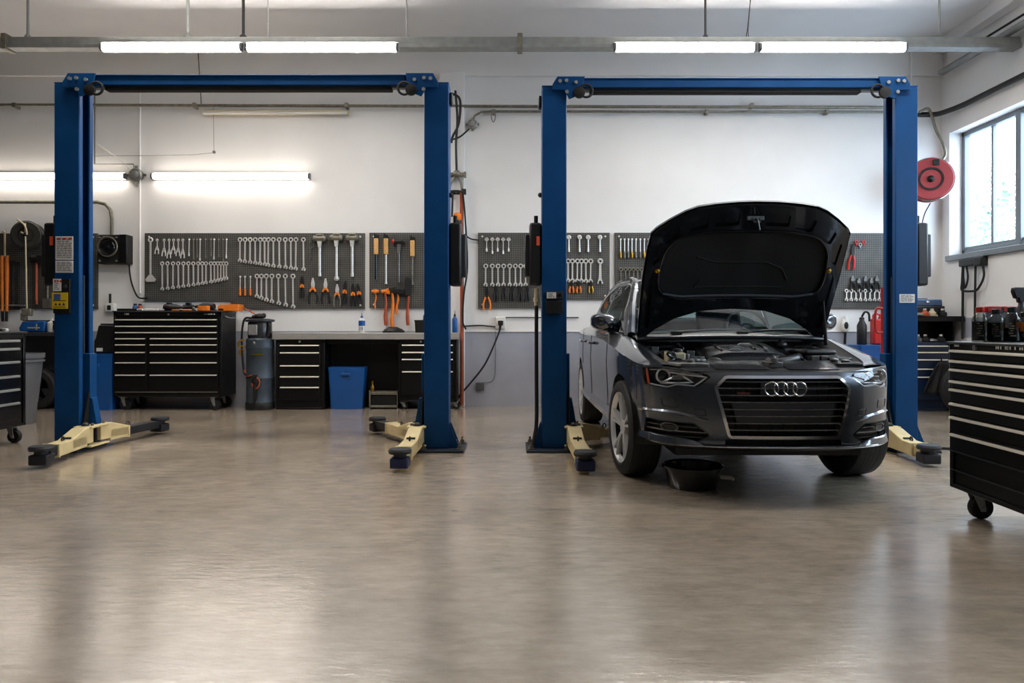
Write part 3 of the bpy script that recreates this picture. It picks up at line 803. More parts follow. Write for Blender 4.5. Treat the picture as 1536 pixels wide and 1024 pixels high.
for q in (-.035, .0, .035):
    x = XP(94) - c1 + q; b.add([(x - .012, -.0405, zc - .012), (x + .012, -.0405, zc - .012), (x, -.0405, zc + .012)], [(0, 1, 2)])
for q in (0, 1): b.box(XP(84) - c1, XP(103) - c1, -.0405, -.0395, ZP(461 - q * 9.5), ZP(460 - q * 9.5))
b.build('warning_symbols', 'black_plastic', lift1, smooth=False)
MB().box(XP(85) - c1, XP(95) - c1, -.0405, -.0395, ZP(450), ZP(441)).build('label_picture', 'print_blue', lift1, smooth=False)
MB().lathe([(.016, -.036), (.014, -.05), (0, -.05)], 12, c=(XP(102) - c1, 0, ZP(430)), axis='y').build('push_button', 'charcoal_plastic', lift1)
plate(lift2, c2, 819, 844, 437, 449, 'charcoal_plastic', 'switch_box', .03)
plate(lift2, c2, 820, 834, 438.5, 447.5, 'white_paper', 'rating_label', .002, .031, lines=4)
MB().lathe([(.014, -.031), (.012, -.045), (0, -.045)], 12, c=(XP(839) - c2, 0, ZP(443)), axis='y').build('push_button', 'black_gloss', lift2)
plate(lift2, c2, 819, 844, 451, 470, 'black_plastic', 'pendant_holder', .045)
plate(lift2, c2, 1349, 1372, 441, 454, 'white_paper', 'rating_label', .003, lines=5)
# hydraulic hose down the outer side of the third post
xo = XP(805) - c2
MB().tube(cat_rom([(xo, .06, ZP(455)), (xo, .05, ZP(560)), (xo, .03, ZP(630)), (xo - .02, -.0, ZP(655)), (xo - .04, -.02, .04)], 6), .017, 8).build('hydraulic_hose', 'black_rubber', lift2)
MB().cyl((xo, .06, ZP(458)), (xo, .06, ZP(432)), .02, n=10).cyl((xo, .06, ZP(452)), (xo, .06, ZP(446)), .028, n=6).build('hose_coupling', 'cream_plastic', lift2)
# ------------------------------------------------------------------ cabinets, benches
def caster(root, x, y, ztop, r=.055, name='caster', ang=0):
    X = Matrix.Translation((x, y, 0)) @ Matrix.Rotation(ang, 4, 'Z')
    c = MB().box(-.04, .04, -.04, .04, ztop - .012, ztop, X=X).prism([(-.03, ztop - .01), (.03, ztop - .01), (.045, r * .7), (.015, r * .7)], -.034, -.028, 'xz', X=X).prism([(-.03, ztop - .01), (.03, ztop - .01), (.045, r * .7), (.015, r * .7)], .028, .034, 'xz', X=X)
    c.cyl((.03, -.04, r), (.03, .04, r), .012, n=8, X=X)
    co = c.build(name, 'galvanised', root, bevel=.002)
    w = MB().lathe([(.012, -.024), (r * .6, -.02), (r * .62, -.024), (r * .9, -.024), (r, -.014), (r, .014), (r * .9, .024), (r * .62, .024), (r * .6, .02), (.012, .024)], 24, c=(.03, 0, r), axis='y', X=X)
    w.build('wheel', 'black_rubber', co)
    return co

def cabinet(root, w, d, z0, z1, drawers, hz=.022, body='black_powder', lip=True, handle='brushed_handle', back=True):
    """carcass with drawers let into the front; front is -Y, x from 0 to w"""
    MB().box(0, w, .012, d, z0, z1).box(0, .03, 0, .012, z0, z1).box(w - .03, w, 0, .012, z0, z1).box(0, w, 0, .012, z0, z0 + .025).box(0, w, 0, .012, z1 - .045, z1).build('carcass', body, root, bevel=.004)
    for (x0, x1, a, c) in drawers:
        dr = MB().box(x0, x1, -.006, .014, a + .004, c - .004).build('drawer', body, root, bevel=.003)
        h = MB().prism([(-.004, c - .006), (-.022, c - .006), (-.026, c - .012), (-.026, c - .006 - hz), (-.018, c - .004 - hz), (-.018, c - .014), (-.004, c - .014)], x0 + .008, x1 - .008, 'yz')
        h.build('handle', handle, dr)

def glyphs(root, x, z, w, h, n, m='white_plastic', y=-.002, name='printed_lines', seed=1):
    """row of small printed strokes, too small to read"""
    b = MB(); rnd = random.Random(seed); s = w / n
    for i in range(n):
        q = x + i * s; k = rnd.choice('oilhe')
        b.box(q, q + s * .22, y, y + .002, z, z + h)
        if k in 'oh': b.box(q + s * .5, q + s * .72, y, y + .002, z, z + h)
        if k in 'oe': b.box(q, q + s * .72, y, y + .002, z, z + h * .22); b.box(q, q + s * .72, y, y + .002, z + h * .78, z + h)
        if k in 'he': b.box(q, q + s * .72, y, y + .002, z + h * .4, z + h * .6)
    return b.build(name, m, root, smooth=False)

# wide black roller tool chest on the left
SC = 114.0; CY = FPX / SC
zc = lambda y: CAMZ + (HY - y) / SC
xc = lambda x: (x - 768) / SC
ox = xc(170)
t = thing('tool_chest', 'wide black roller tool chest with many drawers against the back wall', 'tool chest', (ox, CY, 0))
X = lambda x: xc(x) - ox
dr = [(X(173), X(326.5), zc(487.8), zc(478)), (X(173), X(326.5), zc(497.2), zc(487.8)), (X(173), X(326.5), zc(506.4), zc(497.2))]
for (a, c) in ((173, 219), (225, 326.5)):
    for (q, e) in ((506.4, 515.6), (515.6, 527), (527, 542.4), (542.4, 561), (561, 587)): dr.append((X(a), X(c), zc(e), zc(q)))
cabinet(t, X(332), .49, zc(595), zc(468), dr, .014)
MB().box(-.008, X(332) + .008, -.01, .5, zc(468), zc(466)).build('top', 'charcoal_plastic', t, bevel=.004)
MB().box(X(173), X(326.5), -.006, 0, zc(588.6), zc(587)).build('lower_trim', 'aged_metal', t)
glyphs(t, X(187), zc(472), .07, .02, 4, seed=3); glyphs(t, X(307), zc(472), .14, .018, 7, seed=4)
MB().lathe([(.012, 0), (.012, -.012), (0, -.012)], 12, c=(X(253), 0, zc(471.5)), axis='y').build('lock', 'galvanised', t)
MB().tube(cat_rom([(X(332), .12, zc(474)), (X(332) + .04, .14, zc(476)), (X(332) + .04, .34, zc(476)), (X(332), .36, zc(474))], 4), .01, 8).build('side_handle', 'galvanised', t)
for xx in (181, 316): caster(t, X(xx), .07, zc(595), .075); caster(t, X(xx), .42, zc(595), .075)

# work bench: two cabinets and one steel worktop, back panel between them
SB = 113.0; BY = FPX / SB
zb = lambda y: CAMZ + (HY - y) / SB
xb = lambda x: (x - 768) / SB
o = xb(413); t = thing('bench_cabinet', 'black five drawer cabinet under the left end of the worktop', 'cabinet', (o, BY + .02, 0))
cabinet(t, xb(486) - o, .31, 0, zb(509.5), [(xb(419) - o, xb(479) - o, zb(b_), zb(a_)) for (a_, b_) in ((516.5, 527.5), (527.5, 547), (547, 563.5), (563.5, 579.5), (579.5, 601))], .016)
MB().lathe([(.014, 0), (.014, -.012), (0, -.012)], 12, c=(xb(449) - o, 0, zb(512.3)), axis='y').build('lock', 'galvanised', t)
o = xb(597); t = thing('bench_cabinet', 'black rolling drawer cabinet under the worktop, half behind the lift post', 'cabinet', (o, BY + .02, 0))
cabinet(t, xb(685) - o, .31, .10, zb(509.5), [(xb(602) - o, xb(680) - o, zb(b_), zb(a_)) for (a_, b_) in ((516, 527), (527, 537.5), (537.5, 556), (556, 593))], .016)
MB().lathe([(.014, 0), (.014, -.012), (0, -.012)], 12, c=(xb(631) - o, 0, zb(512.3)), axis='y').build('lock', 'galvanised', t)
for xx in (603, 681): caster(t, xb(xx) - o, .06, .10, .04); caster(t, xb(xx) - o, .26, .10, .04)
t = thing('worktop', 'long brushed steel worktop spanning both black bench cabinets', 'worktop', (xb(408), BY, zb(509)))
L = xb(687) - xb(408)
MB().box(0, L, 0, .43, 0, zb(499) - zb(509)).build('top_slab', 'steel_top', t, bevel=.006)
MB().box(.04, L - .04, .04, .06, -.07, -.001).build('apron', 'black_powder', t) if False else None
o = xb(487) + .002
tag(MB().box(0, xb(597) - xb(487) - .004, 0, .02, 0, zb(510)).box(0, xb(597) - xb(487) - .004, -.2, -.18, zb(516), zb(510)).build('back_panel', 'black_powder', loc=(o, BY + .30, 0), bevel=.003), 'dark panel closing the knee space below the steel worktop', 'panel')
# things under and on the bench
def bin_box(name, label, X, Y, w, d, h, tap, m, lid=False, rz=0):
    t = thing(name, label, 'bin', (X, Y, 0), rz)
    a, c = w / 2, d / 2; k = tap
    def ring(s, z, f=1): return [(x * s, y * s, z) for (x, y) in roundpoly([(-a, -c), (a, -c), (a, c), (-a, c)], .04)]
    rows = [ring(k, 0), ring(k + (1 - k) * .9, h * .9), ring(1, h * .9), ring(1.0, h), ring(.94, h), ring(k * .93, .03)]
    b = MB().grid(rows, closeu=True); n = len(rows[0])
    b.add(rows[0], [tuple(range(n))]); b.add(rows[-1], [tuple(range(n))])
    b.build('body', m, t, angle=30)
    MB().box(-.06, .06, -c * 1.0 - .018, -c * .96, h * .80, h * .86).build('handle', m, t, bevel=.006)
    if lid: 
        q = ring(1.03, h); MB().add(q + [(x, y, h + .03) for x, y, z in q], [tuple(range(n, 2 * n))] + [(i, (i + 1) % n, n + (i + 1) % n, n + i) for i in range(n)]).build('lid', m, t)
    return t
bin_box('storage_bin', 'blue plastic bin standing in the knee space of the bench', xb(518), BY + .16, .49, .26, zb(551), .86, 'blue_plastic')
t = thing('tool_tray', 'low black and steel tray on the floor beside the blue bin', 'tray', (xb(552), BY + .06, 0))
MB().box(0, .02, 0, .22, 0, .25).box(.37, .385, 0, .22, 0, .25).box(0, .385, 0, .22, .02, .05).build('frame', 'aged_metal', t, bevel=.004)
MB().box(.02, .37, .0, .22, .19, .23).build('shelf', 'aged_metal', t, bevel=.006); MB().box(.03, .36, .02, .2, .05, .19).build('box', 'black_plastic', t, bevel=.01)
t = thing('brass_bottle', 'small brass coloured bottle standing on the low tray', 'bottle', (xb(556), BY + .12, .231))
MB().lathe([(.025, 0), (.028, .01), (.028, .06), (.012, .09), (.012, .12), (0, .12)], 14).build('body', 'brass', t); MB().lathe([(.015, .115), (.015, .14), (0, .145)], 10).build('cap', 'brass', t)
# blue and white bottle
def squeeze(name, label, X, Y, z, r, h, body, cap, band=None, spout=True):
    t = thing(name, label, 'bottle', (X, Y, z))
    MB().lathe([(r * .9, 0), (r, .01), (r, h * .62), (r * .5, h * .72), (r * .4, h * .74)], 20).build('body', body, t)
    if band: MB().lathe([(r * 1.02, h * .34), (r * 1.02, h * .60)], 20, cap=False).build('label_band', band, t)
    MB().lathe([(r * .42, h * .72), (r * .42, h * .82), (r * .15, h * .85), (r * .1, h), (0, h)], 14).build('cap', cap, t)
    return t
zt_ = zb(499)
t = squeeze('spray_bottle', 'small white and blue bottle standing on the steel worktop', xb(538), BY + .2, zt_ + .001, .044, .27, 'white_plastic', 'print_blue', 'blue_plastic')
glyphs(t, -.025, .035, .05, .045, 3, 'print_blue', y=-.046, seed=8)
t = thing('basket', 'black open basket on the worktop next to the lift post', 'basket', (xb(631), BY + .2, zt_ + .001))
MB().grid([[(sx * s, sy * s, z) for (sx, sy) in roundpoly([(-.10, -.08), (.10, -.08), (.10, .08), (-.10, .08)], .02)] for (s, z) in ((.9, 0), (1, .15), (1.05, .155), (1.05, .17), (.97, .17), (.88, .01))], closeu=True).build('body', 'black_plastic', t)
MB().box(-.08, .08, -.06, .06, .01, .02).build('bottom', 'black_plastic', t); MB().cyl((.0, 0, .02), (.02, .0, .24), .008, n=8).build('handle', 'dark_metal', t)
t = thing('rag_pile', 'crumpled black rag lying on the steel worktop under the hammers', 'rag', (xb(587), BY + .16, zt_ + .001))
rnd = random.Random(4); b = MB(); rows = []
for i in range(9):
    v = i / 8; rows.append([((.15 - .10 * v ** 2 + rnd.uniform(-.012, .012)) * math.cos(2 * PI * k / 18), (.1 - .06 * v ** 2 + rnd.uniform(-.01, .01)) * math.sin(2 * PI * k / 18), .075 * v + rnd.uniform(-.006, .006) * (i > 0)) for k in range(18)])
b.grid(rows, closeu=True); b.add(rows[-1], [tuple(range(18))]); tag(b.build('rag', 'bay_black', loc=t.location), 'crumpled black rag lying on the steel worktop under the hammers', 'rag'); bpy.data.objects.remove(t)
# blue bottle group behind the post on the worktop end
squeeze('solvent_bottle', 'slim blue bottle at the worktop end beside the orange pipe', xb(680), BY + .24, zt_ + .001, .035, .30, 'blue_plastic', 'dark_metal')
# canister
SV = 114.; VY = FPX / SV
zv = lambda y: CAMZ + (HY - y) / SV
t = thing('vacuum_drum', 'blue grey steel drum vacuum between the tool chest and the bench', 'drum', ((383.5 - 768) / SV, VY + .16, 0))
r = .178
MB().lathe([(r * .97, 0), (r, .02), (r, .10), (r * .98, .11), (r * .98, .40), (r * 1.01, .41), (r * 1.01, .43), (r * .98, .44), (r * .98, .80), (r * 1.02, .81), (r * 1.02, .84), (r, .86), (r, .93), (r * .9, .95), (0, .95)], 40).build('tank', 'drum_blue', t)
MB().lathe([(r * 1.04, 0), (r * 1.06, .01), (r * 1.04, .09), (r, .10)], 40).build('base_ring', 'dark_metal', t)
MB().lathe([(r * .86, .95), (r * .88, 1.0), (r * .86, 1.15), (r * .8, 1.17)], 32).build('motor_housing', 'bay_satin', t)
MB().lathe([(r * 1.0, 1.165), (r * 1.06, 1.175), (r * 1.06, 1.195), (r * .6, 1.21), (0, 1.215)], 36).build('lid', 'charcoal_plastic', t)
MB().box(-.10, .02, -r * .92, -r * .8, .99, 1.13).build('control_panel', 'galvanised', t, bevel=.01)
MB().ball((.0, -.02, 1.24), (.07, .06, .04)).ball((-.07, -.02, 1.23), (.035, .03, .03)).ball((.05, .0, 1.25), (.03, .04, .035)).build('motor_head', 'dark_metal', t)
MB().cyl((-.03, 0, 1.25), (-.24, .02, 1.36), .009, n=8).build('lever', 'copper', t)
MB().tube(cat_rom([(.14, -.08, 1.18), (.155, -.09, 1.08), (.14, -.10, .98)], 5), .02, 8).build('latch', 'dark_metal', t)
MB().tube(cat_rom([(-.1, -.04, 1.22), (-.2, -.02, 1.2), (-.235, -.02, 1.0), (-.22, -.04, .7), (-.19, -.07, .52), (-.14, -.13, .47), (-.02, -.19, .44), (.02, -.19, .36), (.02, -.185, .2), (-.01, -.19, .1)], 7), .014, 8).build('hose', 'black_rubber', t)
MB().tube(cat_rom([(-.19, -.06, .53), (-.12, -.145, .455), (-.02, -.195, .46), (.055, -.19, .40), (.05, -.19, .32), (.0, -.195, .29), (-.04, -.195, .36)], 6), .011, 8).build('copper_tube', 'copper', t)
MB().ball((.0, -.18, .38), (.05, .03, .06)).cyl((0, -.19, .35), (-.01, -.19, .12), .025, .012, n=10).box(-.03, .03, -.21, -.17, .42, .47).build('nozzle', 'dark_metal', t)
MB().tube([(-.05, -.18, .74), (.0, -.186, .735), (.10, -.16, .74)], .008, 6).build('clip', 'brass', t)
MB().ball((-.02, -.175, .885), (.022, .01, .022)).build('badge', 'aged_metal', t)
MB().tube(cat_rom([(-.20, -.03, .93), (-.27, -.03, .9), (-.27, -.03, .84), (-.2, -.03, .85)], 5), .014, 8).tube(cat_rom([(-.20, -.03, .80), (-.26, -.03, .78), (-.25, -.03, .72)], 5), .014, 8).build('side_clamp', 'brass', t)

# things on the chest top
zt_ = zc(466) + .001
o = lambda x, dy=.2: (xc(x), CY + dy, zt_)
t = thing('parts_box', 'bright orange box on the right end of the tool chest', 'box', o(338 - 1))
MB().prism([(-.14, 0), (.14, 0), (.14, .085), (-.11, .085), (-.14, .06)], -.09, .09, 'xz').build('body', 'orange', t, bevel=.006); MB().box(-.12, -.06, -.096, -.09, .012, .03).build('catch', 'black_plastic', t)
MB().box(.0, .14, -.092, .092, .085, .09).build('lid', 'orange', t, bevel=.002)
def drill(label, x, dy, s, rz, col):
    t = thing('cordless_drill', label, 'power tool', o(x, dy), rz)
    MB().tube([(-.09 * s, 0, .05 * s), (-.07 * s, 0, .05 * s), (.06 * s, 0, .05 * s), (.1 * s, 0, .05 * s)], [.034 * s, .042 * s, .042 * s, .026 * s], 12).tube([(-.02 * s, 0, .04 * s), (-.05 * s, .10 * s, .032 * s)], .026 * s, 10).build('body', 'black_plastic', t)
    MB().cyl((.10 * s, 0, .05 * s), (.16 * s, 0, .05 * s), .024 * s, .014 * s, n=12).build('chuck', 'dark_metal', t); MB().box(-.1 * s, .02 * s, .09 * s, .15 * s, 0, .055 * s).build('battery', col, t, bevel=.006)
drill('black power drill lying on the tool chest, left of its middle', 250, .12, 1.0, .3, 'black_plastic')
drill('black drill with orange battery beside the orange box', 306, .1, 1.15, PI - .2, 'orange')
def pliers_on_top(label, x, dy, rz, col): 
    t = thing('pliers', label, 'pliers', o(x, dy), rz)
    MB().prism([(-.01, .0), (.01, 0), (.018, .05), (-.018, .05)], .0, .016, 'xy').build('jaws', 'dark_metal', t)
    for s in (-1, 1): MB().tube([(0, .045, .01), (s * .03, .10, .011), (s * .025, .17, .011)], .009, 8).build('grip', col, t)
pliers_on_top('small pliers with orange grips on the tool chest, near its middle', 272, .06, 1.2, 'orange')
pliers_on_top('pliers with orange grips lying left of the orange box', 291, .06, 1.7, 'orange')
def part_lump(name, label, x, dy, kind, m, cat='part'):
    t = thing(name, label, cat, o(x, dy))
    if kind == 'canister': MB().lathe([(.03, 0), (.032, .01), (.032, .06), (.02, .07), (.02, .085), (0, .085)], 14).build('body', m, t); MB().lathe([(.022, .07), (.022, .095), (0, .095)], 12).build('cap', 'black_plastic', t)
    if kind == 'motor': MB().cyl((-.07, 0, .045), (.07, 0, .045), .045, n=14).box(-.05, .05, -.05, .05, 0, .02).build('body', m, t, bevel=.004); MB().cyl((.07, 0, .045), (.11, 0, .045), .012, n=10).build('shaft', 'tool_steel', t); MB().box(-.03, .03, -.03, .03, .085, .12).build('terminal_box', 'black_plastic', t, bevel=.004)
    if kind == 'bar': MB().box(-.13, .13, -.02, .02, 0, .03).build('body', m, t, bevel=.006); MB().cyl((.13, 0, .015), (.2, 0, .015), .012, n=8).build('tip', 'tool_steel', t)
    return t
part_lump('sealant_tube', 'pale tube lying on the tool chest, at its left', 219, .08, 'bar', 'white_plastic', 'tube')
part_lump('small_can', 'tiny blue can on the left of the tool chest top', 198, .08, 'canister', 'print_blue', 'can')
part_lump('small_can', 'tiny copper coloured can beside the tiny blue one', 204, .1, 'canister', 'copper', 'can')
part_lump('small_motor', 'dark small motor on the tool chest behind the drill', 234, .36, 'motor', 'dark_metal', 'motor')
part_lump('small_motor', 'dark motor with terminal box at the middle of the tool chest', 264, .36, 'motor', 'bay_black', 'motor')
part_lump('steel_bar', 'steel bar lying on the tool chest behind the drill with orange battery', 298, .26, 'bar', 'aged_metal', 'bar')
part_lump('flat_tool', 'long dark flat tool at the left front edge of the tool chest', 188, .05, 'bar', 'dark_metal', 'tool')

# bin and box at the left of the chest
bin_box('storage_bin', 'blue lidded bin behind the left lift post', xc(141), CY + .2, .46, .36, zc(534), .92, 'blue_plastic', True)
t = thing('battery_charger', 'black upright case standing on the lidded blue bin', 'case', (xc(151), CY + .2, zc(534) + .031))
MB().prism([(-.14, 0), (.15, 0), (.13, .17), (.15, .2), (.13, .38), (-.08, .38), (-.12, .2), (-.14, .17)], -.12, .12, 'xz').build('body', 'black_plastic', t, bevel=.02)
MB().box(-.1, -.02, -.126, -.12, .03, .075).build('label_plate', 'white_paper', t); MB().box(-.09, .11, -.06, .06, .38, .40).build('handle', 'black_rubber', t, bevel=.008)

# left roller cabinet at the picture edge, seen end on
a = math.radians(90 - 1.4); Ln = 1.15
t = thing('tool_cabinet', 'black drawer cabinet on casters cut by the left picture edge', 'tool chest', (-4.67 - .0246 * Ln, 6.77 - Ln, 0), a)
zz = [.985, .909, .785, .651, .525, .397, .22]
cabinet(t, Ln, .5, .158, 1.035, [(.04, Ln - .10, zz[i + 1], zz[i]) for i in range(6)], .022, handle='galvanised', body='black_gloss')
MB().box(-.01, Ln + .012, -.012, .51, 1.035, 1.055).build('top', 'charcoal_plastic', t, bevel=.005)
for i in range(5): MB().box(Ln - .5, Ln - .47, -.008, -.004, zz[i + 1] + .03, zz[i + 1] + .075).build('drawer_mark', 'print_blue', t) if i in (2, 4) else None
for xx in (.1, Ln - .08): caster(t, xx, .08, .158, .062, ang=-PI / 2); caster(t, xx, .42, .158, .062)
# red and black items on top of it
def on_cart(x, y, z=1.0555): return (-4.67 - .25 + x, 6.45 + y, z)
t = thing('socket_set', 'open case with red sockets on the left edge cabinet', 'case', on_cart(-.02, -.02))
MB().box(-.16, .16, -.1, .1, 0, .04).build('case', 'black_plastic', t, bevel=.008)
for i in range(5): MB().lathe([(.016, .04), (.016, .08), (.011, .08), (.011, .06), (0, .06)], 12, c=(-.12 + i * .055, -.05, 0)).build('socket', 'red_plastic' if i % 2 else 'dark_metal', t)
t = thing('ratchet', 'black ratchet tool lying on the left edge cabinet', 'tool', on_cart(.05, .14), .4)
MB().cyl((-.12, 0, .014), (.08, 0, .014), .012, n=10).build('grip', 'black_rubber', t); MB().lathe([(.026, 0), (.028, .01), (.026, .028), (0, .03)], 16, c=(.11, 0, 0)).build('head', 'tool_steel', t)

# bench along the back wall at far left and what is on it
SL = 113.; LY = FPX / SL
zl = lambda y: CAMZ + (HY - y) / SL
xl = lambda x: (x - 768) / SL
t = thing('side_bench', 'dark bench along the wall behind the left cabinet and trash can', 'bench', (xl(-30), LY, 0))
w = xl(98) - xl(-30); h = zl(498)
MB().box(0, w, 0, .40, h - .05, h).build('bench_top', 'charcoal_plastic', t, bevel=.005)
for (x_, y_) in ((.03, .03), (w - .08, .03), (.03, .34), (w - .08, .34)): MB().box(x_, x_ + .05, y_, y_ + .05, 0, h - .05).build('leg', 'black_powder', t)
MB().box(0, w, .37, .39, .25, h - .05).build('back_board', 'bay_satin', t)
t = thing('tool_bag', 'blue soft tool bag with pale straps on the side bench', 'bag', (xl(43), LY + .16, h + .001))
MB().prism([(-.17, 0), (.15, 0), (.17, .15), (-.14, .14), (-.19, .05)], -.09, .09, 'xz').build('body', 'blue_plastic', t, bevel=.02); MB().box(-.06, .10, -.096, -.088, .05, .065).box(.05, .065, -.096, -.088, .03, .11).build('strap', 'cream_plastic', t); MB().box(-.15, .17, -.06, .06, .145, .16).build('zip_flap', 'charcoal_plastic', t, bevel=.005)
squeeze('glue_bottle', 'small cloudy white bottle right of the blue tool bag', xl(68), LY + .14, h + .001, .06, .2, 'white_plastic', 'white_plastic')
t = thing('work_glove', 'dark work glove hanging over the right end of the side bench', 'glove', (xl(78), LY + .1, h + .001))
MB().ball((0, 0, .07), (.05, .04, .07)).build('palm', 'black_rubber', t)
for i in range(4): MB().tube([(-.035 + i * .023, 0, .1), (-.04 + i * .026, -.01, .17 - abs(i - 1.5) * .012)], .012, 8).build('finger', 'black_rubber', t)
MB().tube([(.04, 0, .06), (.075, -.01, .11)], .013, 8).build('thumb', 'black_rubber', t)
b = MB()
t = thing('trash_can', 'tall grey plastic trash can behind the left cabinet', 'bin', (-5.66, 8.0, 0))
MB().lathe([(.21, 0), (.215, .01), (.225, .22), (.235, .24), (.285, .74), (.30, .745), (.305, .80), (.29, .80), (.28, .76), (.21, .03), (0, .03)], 40).build('body', 'grey_plastic', t); MB().lathe([(.296, .70), (.302, .705), (.302, .72), (.292, .725)], 40, cap=False).build('rim', 'grey_plastic', t)
def tyre(name, label, loc, R, w, rx, rz, flat=False):
    t = thing(name, label, 'tyre', loc); t.rotation_euler = (rx, 0, rz)
    MB().lathe([(R * .62, -w * .35), (R * .7, -w * .5), (R * .93, -w * .5), (R, -w * .36), (R, w * .36), (R * .93, w * .5), (R * .7, w * .5), (R * .62, w * .35), (R * .66, 0)], 44, axis='y', close=True).build('casing', 'tyre_rubber', t)
    b = MB()
    for k in range(3): b.lathe([(R + .001, -w * .2 + k * w * .2 - .006), (R + .004, -w * .2 + k * w * .2), (R + .001, -w * .2 + k * w * .2 + .006)], 44, axis='y', cap=False)
    b.build('tread', 'black_rubber', t)
    return t
tyre('worn_tyre', 'dark tyre standing under the side bench, the front one', (xl(48), LY + .12, .271), .27, .14, 0, 0)
tyre('worn_tyre', 'dark tyre standing under the side bench, behind the other tyre', (xl(56), LY + .28, .271), .27, .14, 0, 0)

# ------------------------------------------------------------------ right side
a = math.radians(-91.84)
FX, FYc = 2.583, 4.16; Ln = 1.35
t = thing('tool_cabinet', 'black roller cabinet with pale drawer handles at the right edge', 'tool chest', (FX, FYc, 0), a)
hz = [.972, .912, .862, .794, .746, .663, .584, .484, .376, .266]
cabinet(t, Ln, .62, .159, 1.0, [(.025, Ln - .03, hz[i + 1] + (.03 if i == 7 else 0), hz[i]) for i in range(8)], .014)
MB().box(-.012, Ln + .01, -.014, .63, 1.0, 1.014).build('top', 'charcoal_plastic', t, bevel=.005)
MB().box(.02, Ln - .03, -.012, .0, .372, .380).box(.02, Ln - .03, -.008, .0, .262, .268).build('lower_trim', 'charcoal_plastic', t)
MB().box(.02, Ln - .03, -.006, .01, .385, .50).build('lower_panel', 'black_powder', t)
glyphs(t, .05, .985, .05, .012, 5, seed=11, y=-.003); glyphs(t, .42, .982, .22, .016, 6, seed=12, y=-.003)
MB().lathe([(.014, 0), (.014, -.014), (.008, -.014), (.007, -.008), (0, -.008)], 14, c=(.25, 0, .985), axis='y').build('lock', 'galvanised', t)
for xx in (.11, Ln - .11): caster(t, xx, .08, .159, .066, ang=PI / 2); caster(t, xx, .54, .159, .066)
def on_cab(x, z, dY, m=1.0):
    Y = FYc - dY; X, _ = px(x, z, Y); return (X, Y, 1.0145)
def oil_bottle(label, x, dY, cap, r=.043, h=.2, dark=True):
    t = thing('oil_bottle', label, 'bottle', on_cab(x, 500, dY), 0, 'oil bottles on the right roller cabinet')
    MB().lathe([(r * .92, 0), (r, .006), (r, h * .62), (r * .9, h * .70), (r * .5, h * .82), (r * .42, h * .84), (r * .42, h * .88)], 26).build('shell', 'bottle_clear', t)
    MB().lathe([(r * .86, .006), (r * .93, .01), (r * .93, h * (.58 if dark else .4)), (0, h * (.58 if dark else .4))], 24).build('oil', 'oil_dark', t)
    MB().lathe([(r * .48, h * .84), (r * .5, h * .85), (r * .5, h * .985), (r * .42, h), (0, h)], 20).build('cap', cap, t)
    b = MB(); n = 8
    for k in range(6):
        z = h * (.16 + .07 * k); a0 = -2.15 + .15 - (.5 if k % 2 else .35)
        b.grid([[(r * 1.01 * math.cos(a0 + .6 * q / n), r * 1.01 * math.sin(a0 + .6 * q / n), zz) for q in range(n + 1 - (k % 3) * 2)] for zz in (z, z + h * .028)])
    b.build('printed_lines', 'aged_metal' if dark else 'cream_plastic', t)
    return t
oil_bottle('dark oil bottle with a red cap on the right roller cabinet', 1470, .10, 'red_plastic')
oil_bottle('dark oil bottle with a short black cap, second on the roller cabinet', 1494, .12, 'black_plastic', .044, .188)
oil_bottle('clear bottle with a tall black cap, third on the roller cabinet', 1518, .14, 'charcoal_plastic', .044, .2, False)
t = oil_bottle('amber labelled bottle cut by the right picture edge', 1537, .16, 'charcoal_plastic', .04, .17)
MB().lathe([(.0408, .06), (.0408, .11)], 24, cap=False).build('label_band', 'orange', t)
X, Y, Z = on_cab(1500, 480, .03)
t = thing('organiser_case', 'grey case with a red lid behind the bottles', 'case', (X, Y, Z))
MB().box(-.09, .085, -.02, .02, 0, .17).build('body', 'grey_plastic', t, bevel=.005); MB().box(-.09, -.005, -.022, .022, .17, .205).box(.005, .085, -.022, .022, .17, .205).build('lid', 'red_plastic', t, bevel=.004); MB().box(-.005, .005, -.02, .02, .16, .2).build('catch', 'black_plastic', t)
X, Y, Z = on_cab(1532, 480, .05)
t = thing('trigger_sprayer', 'tall grey spray bottle with a black trigger head behind the bottles', 'bottle', (X, Y, Z))
MB().lathe([(.04, 0), (.042, .01), (.042, .17), (.016, .21), (.016, .23)], 18).build('body', 'grey_plastic', t)
MB().prism([(-.055, .29), (-.05, .315), (.02, .315), (.045, .28), (.03, .23), (-.02, .225), (-.025, .25), (-.04, .25)], -.016, .016, 'xz').build('trigger_head', 'black_plastic', t, bevel=.006)

# shelf, blue drawers and clutter in the far right corner
SQ = 114.5; QY = FPX / SQ
zq = lambda y: CAMZ + (HY - y) / SQ
xq = lambda x: (x - 768) / SQ
x0, x1 = xq(1345), 5.955
t = thing('drawer_cabinet', 'blue drawer cabinet in the far right corner below the black shelf', 'cabinet', (x0, QY, 0))
w = xq(1424) - x0
cabinet(t, w, .45, .0, zq(513), [(.03, w - .02, zq(b_), zq(a_)) for (a_, b_) in ((517.5, 527), (527, 538), (538, 552), (552, 564), (564, 600))], .014, body='navy_paint')
t = thing('shelf_unit', 'black shelf standing over the blue drawer cabinet', 'shelf', (x0, QY + .03, 0))
w2 = x1 - x0
MB().box(0, w2, 0, .44, zq(482), zq(474)).build('shelf_board', 'black_powder', t, bevel=.006)
MB().box(w2 - .13, w2 - .11, .05, .43, zq(513) + .001, zq(482)).build('side_panel', 'black_powder', t); MB().box(.02, .05, .05, .43, zq(513) + .001, zq(482)).build('side_panel', 'black_powder', t); MB().box(.02, w2 - .13, .41, .43, zq(513) + .001, zq(482)).build('back_board', 'black_powder', t)
zs = zq(474) + .001
